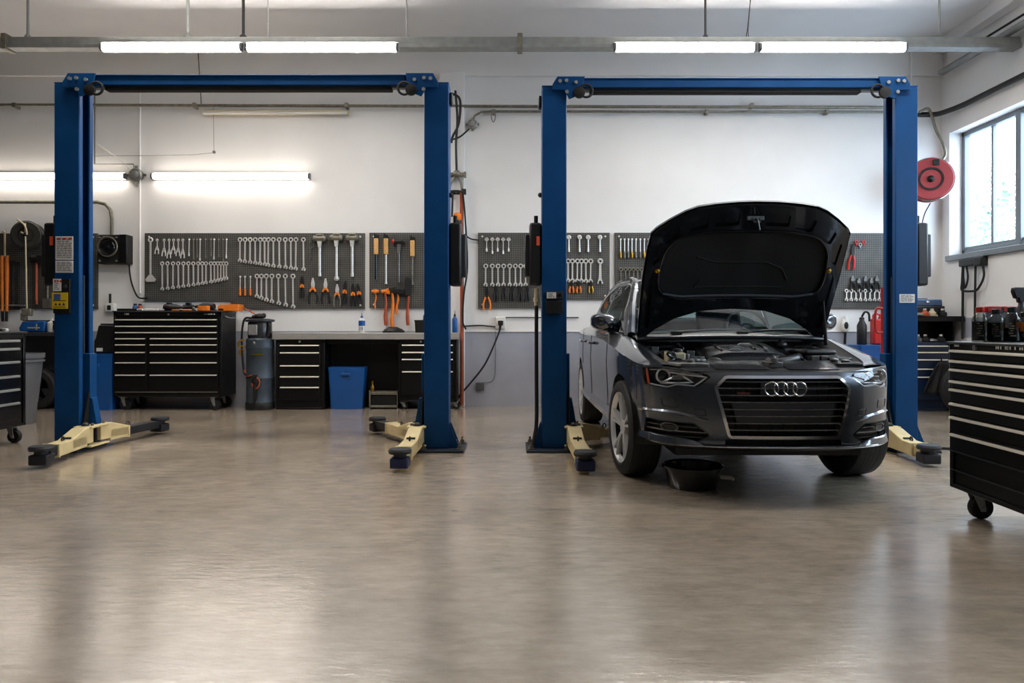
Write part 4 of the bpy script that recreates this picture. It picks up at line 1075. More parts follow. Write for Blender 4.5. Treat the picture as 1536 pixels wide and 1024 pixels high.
t = thing('tool_case', 'blue plastic tool case on the corner shelf beside the lift post', 'case', (xq(1393), QY + .24, zs + .075))
MB().prism([(-.26, -.0), (-.26, .06), (.27, .06), (.27, 0), (.23, -.055), (-.24, -.055)], -.15, .15, 'xz').build('tray', 'black_plastic', t, bevel=.01)
MB().prism([(-.25, .06), (.25, .06), (.24, .15), (-.24, .15)], -.14, .14, 'xz').build('lid', 'case_blue', t, bevel=.015); MB().box(.02, .07, -.155, -.14, .10, .125).build('latch', 'chrome', t, bevel=.004); MB().box(-.1, .1, -.05, .05, .15, .165).build('handle', 'drum_blue', t, bevel=.005)
def small_part(label, X, Y, z, kind, m, name='machine_part'):
    t = thing(name, label, 'part', (X, Y, z))
    if kind == 0: MB().lathe([(.05, 0), (.055, .01), (.05, .05), (.03, .06), (.03, .075), (0, .08)], 16).build('body', m, t); MB().lathe([(.02, .078), (.02, .1), (0, .1)], 10).build('nut', 'tool_steel', t)
    if kind == 1: MB().ball((0, 0, .035), (.08, .05, .036)).build('body', m, t); MB().cyl((.06, 0, .04), (.12, 0, .035), .018, n=10).build('pipe_end', 'aged_metal', t)
    if kind == 2: MB().torus((0, 0, .02), .05, .02, 'z', 20, 8).build('ring', m, t); MB().cyl((0, 0, .0), (0, 0, .05), .025, n=12).build('core', 'aged_metal', t)
    return t
for i, (xx, k, m, lb) in enumerate(((1381, 2, 'aged_metal', 'small steel ring part on the corner shelf, next to the lift post'), (1391, 0, 'copper', 'small copper coloured part on the corner shelf under the tool case'),
        (1402, 0, 'cream_plastic', 'small pale part on the corner shelf under the tool case'), (1418, 0, 'black_plastic', 'small black cap on the corner shelf at its right end'))):
    small_part(lb, xq(xx), QY + .06, zs, k, m)
zs2 = zq(513) + .001
for (xx, k, m, lb) in ((1382, 0, 'bay_metal', 'grey metal part on the blue drawer cabinet next to the lift post'), (1393, 0, 'dark_metal', 'dark round part on the blue drawer cabinet'), (1404, 2, 'bay_metal', 'grey ring part on the blue drawer cabinet'),
        (1417, 0, 'bay_black', 'dark part on the blue drawer cabinet at its right end')):
    small_part(lb, xq(xx), QY + .08, zs2, k, m)
tyre('spare_tyre', 'black tyre leaning before the blue drawers behind the roller cabinet', (xq(1414), QY - .45, .315), .30, .2, -.08, .25)
t = MB().tube(cat_rom([(0, 0, .52), (.02, -.05, .3), (.05, -.1, .1), (.0, -.15, .03), (-.12, -.25, .02)], 6), .035, 10)
tag(t.build('air_hose', 'black_rubber', loc=(xq(1397), QY - .72, 0)), 'thick black hose hanging to the floor beside the far right post', 'hose')
t = thing('jacket', 'dark jacket hanging over the blue drawers in the corner', 'jacket', (xq(1402), QY - .04, 0))
rows = []
for i in range(9):
    v = i / 8; ww = .05 + .17 * v ** .7
    rows.append([(-ww + 2 * ww * k / 14 + .05 * (1 - v), -.03 - .035 * math.sin(k * 1.3 + v * 2) * v - .02, .64 - .42 * v) for k in range(15)])
MB().grid(rows).build('cloth', 'liner_felt', t, solid=.012); bpy.data.objects[t.name]
MB().tube([(.05, -.03, .64), (.06, -.0, .70)], .01, 6).build('loop', 'black_rubber', t)
tag(MB().tube(cat_rom([(0, 0, .012), (.25, -.05, .012), (.5, -.2, .012), (.7, -.25, .012)], 6), .011, 8).build('floor_cable', 'black_rubber', loc=(3.68, 6.35, 0)), 'thin black cable lying on the floor beside the far right post', 'cable')
# pale crack line: thin rope on the floor at left
tag(MB().tube([(0, 0, .004), (.45, .72, .004), (.80, 1.45, .004)], .0022, 6).build('rope', 'aged_metal', loc=(-3.44, 7.15, 0)), 'thin pale cord lying on the floor from the left lift arm', 'cord')
# behind the car: blue bin, red jug, sprayer on the wall
t = bin_box('parts_bin', 'blue box behind the right front fender of the car', xq(1300), QY - .12, .50, .4, zq(520), .97, 'blue_plastic', True)
zq2 = zq(520) + .032
t = thing('jerry_can', 'red canister on the blue box between the car and the lift post', 'canister', (xq(1312), QY - .1, zq2))
MB().prism([(-.09, 0), (.09, 0), (.09, .26), (.05, .33), (-.09, .33)], -.06, .06, 'xz').build('body', 'red_plastic', t, bevel=.02); MB().cyl((.06, 0, .29), (.10, 0, .36), .024, n=10).build('cap', 'black_plastic', t); MB().tube(cat_rom([(-.07, 0, .32), (-.06, 0, .39), (.01, 0, .39), (.02, 0, .33)], 4), .014, 8).build('handle', 'red_plastic', t)
t = thing('black_canister', 'black bottle left of the red canister', 'bottle', (xq(1287), QY - .1, zq2))
MB().lathe([(.055, 0), (.06, .01), (.06, .25), (.03, .31), (.03, .35), (0, .36)], 18).build('body', 'black_plastic', t); MB().tube(cat_rom([(0, 0, .36), (.03, -.02, .42), (.08, -.02, .40), (.09, -.02, .3)], 5), .014, 8).build('spout', 'black_rubber', t)
X, Z = px(1268, 488, WY - .04)
t = thing('spray_gun', 'white spray gun hanging on the wall behind the car', 'spray gun', (X, WY - .04, Z))
MB().ball((0, 0, 0), (.06, .035, .10)).cyl((0, 0, .06), (0, 0, .13), .03, .02, n=10).build('body', 'white_plastic', t); MB().cyl((0, .0, -.09), (.0, .02, -.32), .018, n=8).build('hose', 'black_rubber', t); MB().ball((0, -.03, 0), (.03, .01, .05)).build('grip', 'dark_metal', t)
X, Z = px(1325, 465, 7.6)
t = thing('engine_hoist_handle', 'red upright handle bar beside the far right lift post', 'handle', (X, 7.6, 0))
MB().cyl((0, 0, .0), (0, 0, 1.52), .026, n=12).build('bar', 'bar_red', t); MB().tube(cat_rom([(-.02, -.02, 1.3), (-.09, -.02, 1.28), (-.09, -.02, 1.06), (-.02, -.02, 1.04)], 5), .014, 8).build('grip', 'bar_red', t); MB().box(-.12, .12, -.12, .12, 0, .03).build('foot_plate', 'dark_metal', t, bevel=.005)

# drain pan in front of the car
t = thing('drain_pan', 'round black drain pan on the floor under the car nose', 'pan', (1.245, 4.86, 0))
MB().lathe([(.160, 0), (.166, .006), (.188, .13), (.206, .135), (.209, .15), (.198, .155), (.18, .145), (.158, .02), (0, .018)], 48).build('basin', 'black_gloss', t)
MB().lathe([(.163, .055), (0, .055)], 40).build('drained_oil', 'oil_dark', t)
MB().cyl((.17, -.07, .08), (.245, -.09, .078), .014, n=10).box(.235, .25, -.125, -.06, .066, .088).build('tap', 'white_plastic', t, bevel=.003)
# ------------------------------------------------------------------ pegboards and hand tools
BD = .03                 # board front stands this far off the wall
GY = WY - BD
SG = FPX / GY
zg = lambda y: CAMZ + (HY - y) / SG
xg = lambda x: (x - 768) / SG
def pegboard(x0, x1, y0, y1, label, cut=None):
    a, c, zb_, zt_ = xg(x0), xg(x1), zg(y1), zg(y0)
    t = thing('pegboard', label, 'pegboard', (a, GY, zb_))
    w, h = c - a, zt_ - zb_
    if cut: poly = [(0, cut[1]), (cut[0], cut[1]), (cut[0], 0), (w, 0), (w, h), (0, h)]
    else: poly = [(0, 0), (w, 0), (w, h), (0, h)]
    MB().prism(poly, 0, BD - .004, 'xz').build('board', 'pegboard_grey', t, smooth=False)
    for (xx, zz) in ((.06, h - .05), (w - .06, h - .05), (w - .06, .05), (.06 + (cut[0] if cut else 0), .05)):
        MB().lathe([(.014, 0), (.012, -.006), (0, -.007)], 10, c=(xx, 0, zz), axis='y').build('screw', 'white_plastic', t)
    return t
pegboard(-60, 146, 350, 463, 'dark pegboard at the far left behind the lift post')
pegboard(217, 547, 349.5, 463, 'long dark pegboard full of wrenches above the tool chest', (xg(346) - xg(217), (463 - 451) / SG))
pegboard(554, 662, 349, 462, 'dark pegboard with wooden handled tools beside the second lift post')
pegboard(717, 829, 349, 462, 'small pegboard between the two lifts')
pegboard(831, 914.5, 349, 449, 'small pegboard left of the raised hood')
pegboard(922, 1120, 349, 462, 'pegboard half hidden by the left edge of the hood')
pegboard(1150, 1336, 349.5, 462, 'pegboard right of the raised hood, beside the lift post')

ORD = ('first second third fourth fifth sixth seventh eighth ninth tenth eleventh twelfth thirteenth fourteenth fifteenth sixteenth seventeenth eighteenth').split()
def place(b, name, m, x, y, label, cat, group, rz=0):
    o = b.build(name, m, loc=(xg(x), GY - .004, zg(y)))
    o.rotation_euler[1] = rz
    return tag(o, label, cat, group)
def wrench_mesh(L, k, open_only=False):
    b = MB(); k *= 1.18; R = .022 * k
    if not open_only: b.torus((0, -.012, -R), R, .0085 * k, 'y', 18, 6)
    else: b.torus((0, -.012, -R), R, .009 * k, 'y', 14, 6, arc=(-PI / 2 - .0 + PI * .75 + PI * .5, PI * 2.25 + PI * .5 - PI * .5))
    b.box(-.0085 * k, .0085 * k, -.017, -.005, -L + 2.2 * R, -1.9 * R)
    b.torus((0, -.012, -L + R * 1.1), R * .80, .0105 * k, 'y', 14, 6, arc=(-PI / 2 + .55 - .3, PI * 1.5 - .55 - .3))
    b.prism([(-.008 * k, -L + 2.9 * R), (.008 * k, -L + 2.9 * R), (R * .6, -L + 2.0 * R), (-R * .6, -L + 2.0 * R)], -.018, -.006, 'xz')
    return b
def wrenches(xs, y0, y1s, row, board, group, k=1.0, m='tool_steel', name='combination_wrench', kind='steel combination wrench'):
    n = len(xs)
    for i, x in enumerate(xs):
        y1 = y1s[0] + (y1s[1] - y1s[0]) * i / max(1, n - 1)
        kk = k * (1 + .0 * i)
        place(wrench_mesh((y1 - y0) / SG, kk), name, m, x, y0, '%s, %s from left in the %s of %s' % (kind, ORD[i], row, board), 'wrench', group, random.uniform(-.015, .015))
LB = 'the long pegboard'
wrenches([244, 252, 260.3, 268, 275.8, 283.3, 290.6, 298, 304, 309.5, 316.8, 322, 327.3, 332, 336, 340], 393, (436, 420), 'lower left row', LB, 'wrenches in the lower left row', .82)
wrenches([360.6, 368.3, 375.8, 383.3, 391, 397.2, 403.1, 410.5, 419.2, 428.4, 436.7, 444.5, 455.5], 357, (394, 407), 'upper row', LB, 'wrenches in the upper row', .92)
wrenches([386, 392.7, 400, 408.3, 418, 428.4, 439.8], 411.5, (447.5, 463), 'lower right row', LB, 'wrenches in the lower right row', .98)
# big spanner and small tools top left
b = MB().torus((0, -.012, -.03), .026, .011, 'y', 18, 6); b.prism([(-.055, -.61), (.055, -.61), (.075, -.58), (.02, -.515), (-.02, -.515), (-.07, -.58)], -.02, -.004, 'xz'); b.box(-.011, .011, -.018, -.004, -.53, -.05)
place(b, 'spanner', 'tool_steel', 226.6, 356.5, 'large steel spanner with a wide flat foot, top left of the long pegboard', 'wrench', None)
for i, x in enumerate((236.5, 247, 254.5, 261, 268, 275)):
    b = MB(); s = 1 if i % 2 else -1; L = .16 + .03 * (i % 3)
    b.torus((0, -.012, -.02), .014, .006, 'y', 12, 6).box(-.006, .006, -.015, -.005, -L, -.03)
    b.tube([(0, -.01, -L * .6), (-.025, -.012, -L), (-.03, -.012, -L - .05)], .008, 6).tube([(0, -.01, -L * .6), (.02, -.012, -L), (.018, -.012, -L - .05)], .008, 6)
    place(b, 'small_plier', 'tool_steel', x, 358, 'small steel plier, %s from left in the top left row of the long pegboard' % ORD[i], 'pliers', 'small pliers in the top left row')
for i, x in enumerate((284.5, 291, 296, 301, 309, 317, 322, 328.5, 335, 340.5)):
    b = MB(); L = .20 + .08 * ((i * 3) % 5) / 5
    b.ball((0, -.012, -.012), .014, 10, 6).tube([(0, -.012, -.02), (.004 * (i % 3 - 1), -.012, -L)], .007, 6).cyl((.004 * (i % 3 - 1), -.012, -L), (.004 * (i % 3 - 1), -.012, -L - .04), .011, n=8)
    place(b, 'socket_bar', 'aged_metal' if i % 3 else 'tool_steel', x, 358, 'thin steel socket bar, %s from left in the top middle row of the long pegboard' % ORD[i], 'tool', 'socket bars in the top middle row')
def screwdriver(x, y, L, label, handle='orange', group=None, hl=.1):
    t = thing('screwdriver', label, 'screwdriver', (xg(x), GY - .004, zg(y)), 0, group)
    MB().cyl((0, -.014, 0), (0, -.014, -L + hl), .007, n=8).lathe([(.014, -.02), (.014, 0.0), (0, .005)], 10, c=(0, -.014, 0)).build('shaft', 'tool_steel', t)
    MB().lathe([(.008, -L + hl), (.015, -L + hl - .02), (.012, -L + hl * .6), (.016, -L + hl * .3), (.012, -L), (0, -L)], 12, c=(0, -.017, 0)).build('handle', handle, t)
for i, x in enumerate((361, 368.2, 376.3)): screwdriver(x, 414, .27, 'orange handled screwdriver, %s of three on the long pegboard' % ORD[i], group='orange screwdrivers on the long pegboard')
def tee_hammer(x, y0, y1, label, w=.17, ring=False):
    L = (y1 - y0) / SG
    t = thing('hammer', label, 'hammer', (xg(x), GY - .004, zg(y0)))
    MB().cyl((-w / 2, -.04, -.05), (w / 2, -.04, -.05), .036, n=14).lathe([(.03, -w / 2 - .012), (.042, -w / 2), (.042, -w / 2 + .03)], 14, c=(0, -.04, -.05), axis='x').lathe([(.042, w / 2 - .03), (.042, w / 2), (.03, w / 2 + .012)], 14, c=(0, -.04, -.05), axis='x').tube(cat_rom([(-.05, -.04, -.03), (-.04, -.04, 0), (.04, -.04, 0), (.05, -.04, -.03)], 4), .012, 8).build('head', 'aged_metal', t)
    MB().prism([(-.032, -.08), (.032, -.08), (.018, -.17), (-.018, -.17)], -.055, -.015, 'xz').tube([(0, -.03, -.16), (0, -.03, -L + .05)], .019, 10).cyl((0, -.03, -L + .05), (0, -.03, -L), .022, n=10).build('handle', 'tool_steel', t)
    if ring: MB().torus((0, -.025, -L + .01), .024, .012, 'y', 16, 6).build('ring_end', 'tool_steel', t)
tee_hammer(480.6, 353, 414.5, 'steel hammer with thick handle, left of the three on the long pegboard', .155)
tee_hammer(505.6, 352, 419, 'steel hammer ending in a ring, middle of the three on the long pegboard', .155, True)
tee_hammer(529.2, 352, 415, 'steel hammer with narrow head, right of the three on the long pegboard', .14)
b = MB()
for k in range(9): b.torus((.004 * math.sin(k * 2), -.012, -.035 * k), .014, .005, 'y' if k % 2 else 'x', 10, 5)
b.tube(cat_rom([(.02, -.012, 0), (.05, -.012, -.03), (.045, -.012, -.1), (.01, -.012, -.12)], 5), .006, 6)
place(b, 'chain', 'aged_metal', 466, 359, 'short hanging chain left of the three steel hammers', 'chain', None)
def pliers(x, y, L, label, grip, group=None, spread=.07, jaw='tool_steel', mid='orange', rz=0.0):
    t = thing('pliers', label, 'pliers', (xg(x), GY - .004, zg(y)), 0, group); t.rotation_euler[1] = rz
    j = L * .42
    MB().prism([(-.008, 0), (.008, 0), (.026, -j * .55), (.02, -j), (-.02, -j), (-.026, -j * .55)], -.026, -.006, 'xz').build('jaws', jaw, t, bevel=.004)
    MB().lathe([(.018, -.03), (.016, -.034), (0, -.034)], 12, c=(0, 0, -j), axis='y').build('pivot', mid, t)
    for s in (-1, 1):
        MB().tube(cat_rom([(s * .01, -.018, -j), (s * spread * .42, -.018, -j - (L - j) * .3), (s * spread * .55, -.018, -j - (L - j) * .65), (s * spread * .46, -.018, -L)], 4), [.011] + [.0135] * 10 + [.011] * 2, 8).build('grip', grip, t)
        if mid == 'orange': MB().tube([(s * .012, -.018, -j + .005), (s * spread * .36, -.018, -j - (L - j) * .2)], .0155, 8).build('grip_collar', 'orange', t)
pliers(453.6, 414, .30, 'slim black pliers with a red collar, first from the left on the long pegboard', 'black_rubber', None, .045, 'dark_metal')
pliers(469.8, 416.5, .36, 'black gripped pliers with orange collars, second on the long pegboard', 'black_rubber', None, .11)
pliers(488.8, 417.5, .35, 'black gripped pliers with orange collars, third on the long pegboard', 'black_rubber', None, .10)
pliers(506.2, 426, .31, 'pale gripped pliers with orange collars, fourth on the long pegboard', 'aged_metal', None, .085)
pliers(519, 421, .33, 'dark pliers with orange collars, fifth on the long pegboard', 'bay_black', None, .05, 'dark_metal', rz=.08)
pliers(530, 425, .32, 'dark pliers, sixth on the long pegboard near its right end', 'bay_black', None, .05, 'dark_metal')
pliers(537, 425, .30, 'dark pliers at the right end of the long pegboard', 'bay_black', None, .05, 'dark_metal', rz=-.12)
# second board: wooden handled tools
def wood_tool(x, y0, y1, label, m):
    L = (y1 - y0) / SG
    t = thing('chisel', label, 'chisel', (xg(x), GY - .004, zg(y0)))
    MB().box(-.031, .031, -.045, -.004, -.245, -.02).build('handle', 'pale_wood', t, bevel=.012); MB().box(-.03, .03, -.035, -.004, -.02, .028).cyl((-.02, -.02, .02), (-.02, -.02, .045), .012, n=8).build('hook', 'black_rubber', t, bevel=.006)
    MB().cyl((0, -.022, -.24), (0, -.022, -L + .03), .014, n=10).lathe([(.018, -L), (.018, -L + .03)], 10, c=(0, -.022, 0)).build('blade', m, t)
wood_tool(564.7, 355.5, 419, 'wooden handled tool with a black shaft, first on the second pegboard', 'black_gloss')
wood_tool(579.5, 355.5, 426, 'wooden handled tool with a bright shaft, second on the second pegboard', 'tool_steel')
wood_tool(619, 358.5, 427, 'wooden handled tool with a grey shaft beside the lift post', 'aged_metal')
t = thing('mallet', 'dark mallet with one red face on the second pegboard', 'hammer', (xg(599), GY - .004, zg(359)))
MB().cyl((-.06, -.04, -.035), (.075, -.04, -.035), .034, n=14).build('head', 'dark_metal', t); MB().cyl((-.085, -.04, -.035), (-.06, -.04, -.035), .034, n=14).build('red_face', 'red_plastic', t)
MB().prism([(-.03, -.05), (.03, -.05), (.018, -.2), (-.018, -.2)], -.05, -.02, 'xz').cyl((0, -.034, -.2), (0, -.034, -.58), .017, n=10).ball((0, -.034, -.59), .019).build('handle', 'bay_metal', t)
def hang_tool(name, label, x, y, cat, head, shaft, sl, sw=.014, headm='orange', shaftm='orange', tilt=0.0):
    t = thing(name, label, cat, (xg(x), GY - .004, zg(y))); t.rotation_euler[1] = tilt
    b = MB()
    if head == 'tee': b.cyl((-.05, -.03, 0), (.05, -.03, 0), .022, n=12).box(-.02, .02, -.05, -.01, -.03, .03)
    if head == 'axe': b.cyl((-.05, -.03, 0), (.02, -.03, 0), .026, n=12).prism([(.0, -.03), (.07, -.045), (.07, .05), (.0, .03)], -.045, -.015, 'xz')
    if head == 'claw': b.prism([(-.05, .02), (-.04, .05), (.0, .03), (.04, .06), (.055, .02), (.02, -.03), (-.02, -.03)], -.05, -.015, 'xz')
    if head == 'block': b.box(-.05, .09, -.06, -.01, -.035, .035).box(-.03, .01, -.07, -.06, -.02, .02)
    if head == 'brush': b.box(-.035, .035, -.06, -.008, -.17, .06).ball((0, -.034, .06), (.035, .026, .03))
    b.build('head', headm, t, bevel=.006)
    z0 = -.16 if head == 'brush' else -.02
    MB().tube(cat_rom([(0, -.026, z0), (.012, -.026, -sl * .35), (-.004, -.026, -sl * .7), (.002, -.026, -sl)], 5), [sw * .8] * 5 + [sw] * 5 + [sw * 1.25] * 5 + [sw], 10).build('handle', shaftm, t)
    return t
hang_tool('small_hammer', 'small orange tee hammer, lower left of the second pegboard', 563.5, 437, 'hammer', 'tee', None, .24, .010)
hang_tool('claw_hammer', 'hammer with orange and black head and long rust red handle', 578.2, 437, 'hammer', 'axe', None, .47, .02, 'orange', 'copper', -.02)
hang_tool('shears', 'dark headed tool with bright orange handle reaching down to the bench', 589, 436, 'tool', 'claw', None, .54, .022, 'dark_metal', 'orange')
hang_tool('scraper', 'black block scraper with a short orange handle', 597, 437, 'tool', 'block', None, .32, .015, 'black_plastic', 'orange', .04)
hang_tool('brush', 'black brush with brown wooden handle beside the lift post', 612, 425, 'brush', 'brush', None, .58, .019, 'black_rubber', 'copper')
# third and fourth boards
SB3 = 'the small pegboard between the lifts'
for i, x in enumerate((730, 738.5, 746.5, 754.8, 763)):
    b = MB(); L = .12 + .07 * ((i * 2 + 1) % 4) / 4
    b.torus((0, -.014, -.02), .018, .009, 'y', 12, 6).box(-.03, .03, -.02, -.008, -.03, -.018).tube([(0, -.012, -.03), (.0, -.012, -L)], .007, 6).lathe([(.012, -L - .05), (.014, -L - .02), (.008, -L)], 10, c=(0, -.014, 0))
    place(b, 'socket_driver', 'tool_steel', x, 357, 'small steel socket driver, %s from left on %s' % (ORD[i], SB3), 'tool', 'socket drivers between the lifts')
wrenches([728.6, 738.5, 747, 755.5, 764.5, 773, 781, 788.5, 798], 396.5, (430, 430), 'wrench row', SB3, 'wrenches on the small pegboard between the lifts', .95, kind='steel wrench')
for i, x in enumerate((743.5, 756, 768, 780, 791)):
    pliers(x, 428, .22, 'small dark pliers, %s from left below the wrenches between the lifts' % ORD[i], 'bay_black', 'dark pliers between the lifts', .04, 'dark_metal', 'dark_metal')
pliers(730.5, 430, .33, 'orange gripped pliers hanging below the wrenches between the lifts', 'orange', None, .09, 'dark_metal', 'dark_metal')
SB4 = 'the pegboard left of the hood'
def adjustable(x, y0, y1, label, k, group=None):
    L = (y1 - y0) / SG
    b = MB(); b.torus((0, -.014, -.028 * k), .024 * k, .013 * k, 'y', 16, 6)
    b.prism([(-.012 * k, -.05 * k), (.012 * k, -.05 * k), (.017 * k, -L + .06 * k), (-.017 * k, -L + .06 * k)], -.02, -.006, 'xz')
    b.prism([(-.014 * k, -L + .07 * k), (.014 * k, -L + .07 * k), (.036 * k, -L), (.018 * k, -L - .008), (.010 * k, -L + .03 * k), (-.012 * k, -L + .03 * k), (-.02 * k, -L - .008), (-.036 * k, -L)], -.022, -.005, 'xz')
    place(b, 'adjustable_wrench', 'tool_steel', x, y0, label, 'wrench', group)
def ratchet(x, y0, y1, label, group):
    L = (y1 - y0) / SG
    b = MB(); b.lathe([(.03, -.006), (.034, -.014), (.03, -.03), (.018, -.034), (.014, -.026), (0, -.026)], 18, c=(0, 0, -.034), axis='y').tube([(0, -.016, -.06), (0, -.016, -L * .5), (0, -.016, -L)], [.011, .012, .016], 10)
    place(b, 'ratchet', 'tool_steel', x, y0, label, 'ratchet', group)
for i, x in enumerate((853, 869, 882, 899.5)): ratchet(x, 352.5, 378, 'steel ratchet, %s from left in the top row of %s' % (ORD[i], SB4), 'ratchets on the pegboard left of the hood')
wrenches([852, 858.5, 866, 872, 878.5, 886], 389, (424, 425), 'wrench row', SB4, 'wrenches on the pegboard left of the hood', 1.0, kind='steel wrench')
adjustable(900, 388.5, 425, 'largest wrench, at the right end of the pegboard left of the hood', 1.15)
for i, x in enumerate((857, 868, 886)):
    pliers(x, 421, .17, 'small orange pliers, %s from left at the bottom of %s' % (ORD[i], SB4), 'orange' if i < 2 else 'brass', 'orange pliers left of the hood', .05, 'dark_metal', 'dark_metal')
SB5 = 'the pegboard behind the hood edge'
for i, x in enumerate((930.5, 936.5, 942, 947.5, 953.5, 960, 966, 972.5, 978.5)):
    screwdriver(x, 358, .27, 'thin screwdriver, %s from left on %s' % (ORD[i], SB5), 'brass' if i % 3 == 0 else 'aged_metal', 'screwdrivers behind the hood edge', .09)
wrenches([931, 938, 944, 950, 956, 962], 402, (432, 436), 'lower row', SB5, 'wrenches behind the hood edge', .8, 'aged_metal', kind='dull wrench')
SB6 = 'the pegboard right of the hood'
pliers(1279, 366, .36, 'red gripped pliers along the right edge of the raised hood', 'red_plastic', None, .07, 'dark_metal', 'dark_metal', .1)
for i, x in enumerate((1284, 1289.5, 1295)):
    b = MB().torus((0, -.014, -.02), .02, .008, 'y', 12, 6).tube([(0, -.012, -.04), (0, -.012, -.07)], .008, 6)
    place(b, 'key_ring', 'red_plastic' if i != 1 else 'galvanised', x, 361 + (i % 2) * 4, 'small ring tool, %s of three at the top of %s' % (ORD[i], SB6), 'tool', 'ring tools right of the hood')
for i, x in enumerate((1278, 1287, 1297, 1306, 1314)):
    pliers(x, 414 + (i % 2) * 3, .2, 'dark gripped pliers, %s from left on %s' % (ORD[i], SB6), 'black_rubber', 'dark pliers right of the hood', .06, 'bay_metal', 'dark_metal')
wrenches([1269, 1276, 1283, 1290, 1297, 1304, 1311, 1318], 434, (452, 452), 'bottom row', SB6, 'short wrenches right of the hood', .8, kind='short wrench')
# far left board
def garden_shear():
    t = thing('long_shears', 'pair of long orange handles hanging on the far left pegboard', 'shears', (xg(10), GY - .004, zg(352)))
    MB().cyl((0, -.03, .02), (0, -.03, -.32), .014, n=8).tube(cat_rom([(0, -.03, .02), (-.02, -.03, .05), (-.04, -.03, .02)], 4), .01, 6).box(-.05, .05, -.04, -.02, -.32, -.29).build('hanger', 'cream_plastic', t)
    for s in (-1, 1):
        MB().tube([(s * .032, -.035, -.30), (s * .033, -.035, -.5), (s * .03, -.035, -1.06)], [.024, .026, .018], 10).build('handle', 'orange', t); MB().cyl((s * .03, -.035, -1.06), (s * .025, -.035, -1.2), .018, n=8).build('tip', 'dark_metal', t)
garden_shear()
for (x, y, L, lb) in ((20, 392, .62, 'dark long tool right of the orange handles on the far left pegboard'), (28, 394, .6, 'second dark long tool on the far left pegboard')):
    b = MB().torus((0, -.014, -.02), .022, .01, 'y', 12, 6).tube([(0, -.014, -.04), (0, -.014, -L)], .013, 8).box(-.025, .025, -.03, -.004, -L - .05, -L)
    place(b, 'pry_bar', 'dark_metal', x, y, lb, 'bar', None)
t = thing('sledge_hammer', 'dark sledge hammer with a brown handle under the cord reel', 'hammer', (xg(61), GY - .004, zg(389)))
MB().cyl((-.09, -.05, 0), (.10, -.05, 0), .05, n=14).box(.0, .09, -.09, -.01, -.06, .05).build('head', 'dark_metal', t, bevel=.006); MB().cyl((-.03, -.04, -.02), (-.03, -.04, -.62), .018, n=10).build('handle', 'copper', t)
b = MB().cyl((0, -.02, 0), (0, -.02, -.34), .014, n=8).box(-.05, .05, -.05, -.004, -.47, -.34)
place(b, 'scraper', 'aged_metal', 73, 411, 'pale shafted scraper at the right of the far left pegboard', 'scraper', None)
t = thing('holder_rail', 'thin pale rail along the bottom of the far left pegboard', 'rail', (xg(-10), GY - .03, zg(458)))
MB().cyl((0, 0, 0), (xg(40) - xg(-10), 0, 0), .012, n=8).build('bar', 'galvanised', t); MB().box(.1, .12, 0, .03, -.015, .015).box(.38, .4, 0, .03, -.015, .015).build('bracket', 'dark_metal', t)
# ------------------------------------------------------------------ the car
CX, NY = 1.715, 4.42
car = thing('car', 'dark grey sedan with its hood raised, parked nose out on the right lift', 'car', (CX, NY, 0))
half = cat_rom([(x, y, 0) for x, y in ((0, 0), (.2, .007), (.38, .03), (.53, .075), (.66, .14), (.76, .23), (.815, .33), (.855, .46), (.885, .62), (.91, .87), (.925, 1.2), (.935, 1.8), (.937, 2.5), (.93, 3.2), (.92, 3.8), (.885, 4.35), (.80, 4.66), (.62, 4.80), (.3, 4.86), (0, 4.88))], 12)
TT = [0.0]
for i in range(1, len(half)): TT.append(TT[-1] + (half[i] - half[i - 1]).length)
TMAX = TT[-1]
import bisect
def plan(t):
    t = min(max(t, 0), TMAX); i = min(max(bisect.bisect_right(TT, t) - 1, 0), len(TT) - 2)
    f = (t - TT[i]) / (TT[i + 1] - TT[i]); p = half[i].lerp(half[i + 1], f)
    def tang(k): 
        a, c = half[max(k - 1, 0)], half[min(k + 1, len(half) - 1)]; d = (c - a); 
        if k == 0 or k == len(half) - 1: d.y = 0
        return d.normalized()
    d = tang(i).lerp(tang(i + 1), f).normalized()
    return p.x, p.y, d.y, -d.x         # outward normal
f_in = table([.26, .30, .345, .40, .5, .6, .70, .76, .80, .85, .90], [.10, .05, .004, .010, .0, .0, .008, .022, .042, .075, .13])
s_in = table([.24, .30, .36, .45, .55, .70, .82, .90, 1.0, 1.08], [.09, .05, .022, .014, .012, .004, .0, .004, .010, .02])
def BP(u, z, off=0.0):
    t = abs(u); x, y, nx, ny = plan(t); w = sstep(.50, 1.05, t)
    i = (1 - w) * f_in(z) + w * s_in(z) - off
    # rear fender and front fender swell
    return Vector(((x - nx * i) * (-1 if u < 0 else 1), y - ny * i, z))
def t_of_y(y):
    k = next(i for i in range(len(half)) if half[i].y >= y and TT[i] > .3)
    a, c = half[k - 1], half[k]
    return TT[k - 1] + (TT[k] - TT[k - 1]) * (y - a.y) / (c.y - a.y)
def uv(xp, yp, off=0):
    """photo pixel on the left front of the car -> (t, z)"""
    best = None
    for k in range(0, 260):
        t = k * .005; z = .6
        for _ in range(4):
            p = BP(-t, z, off); s = FPX / (NY + p.y); z = CAMZ + (HY - yp) / s
        e = abs(768 + (CX + p.x) * s - xp)
        if best is None or e < best[0]: best = (e, t, z)
    return (best[1], best[2])

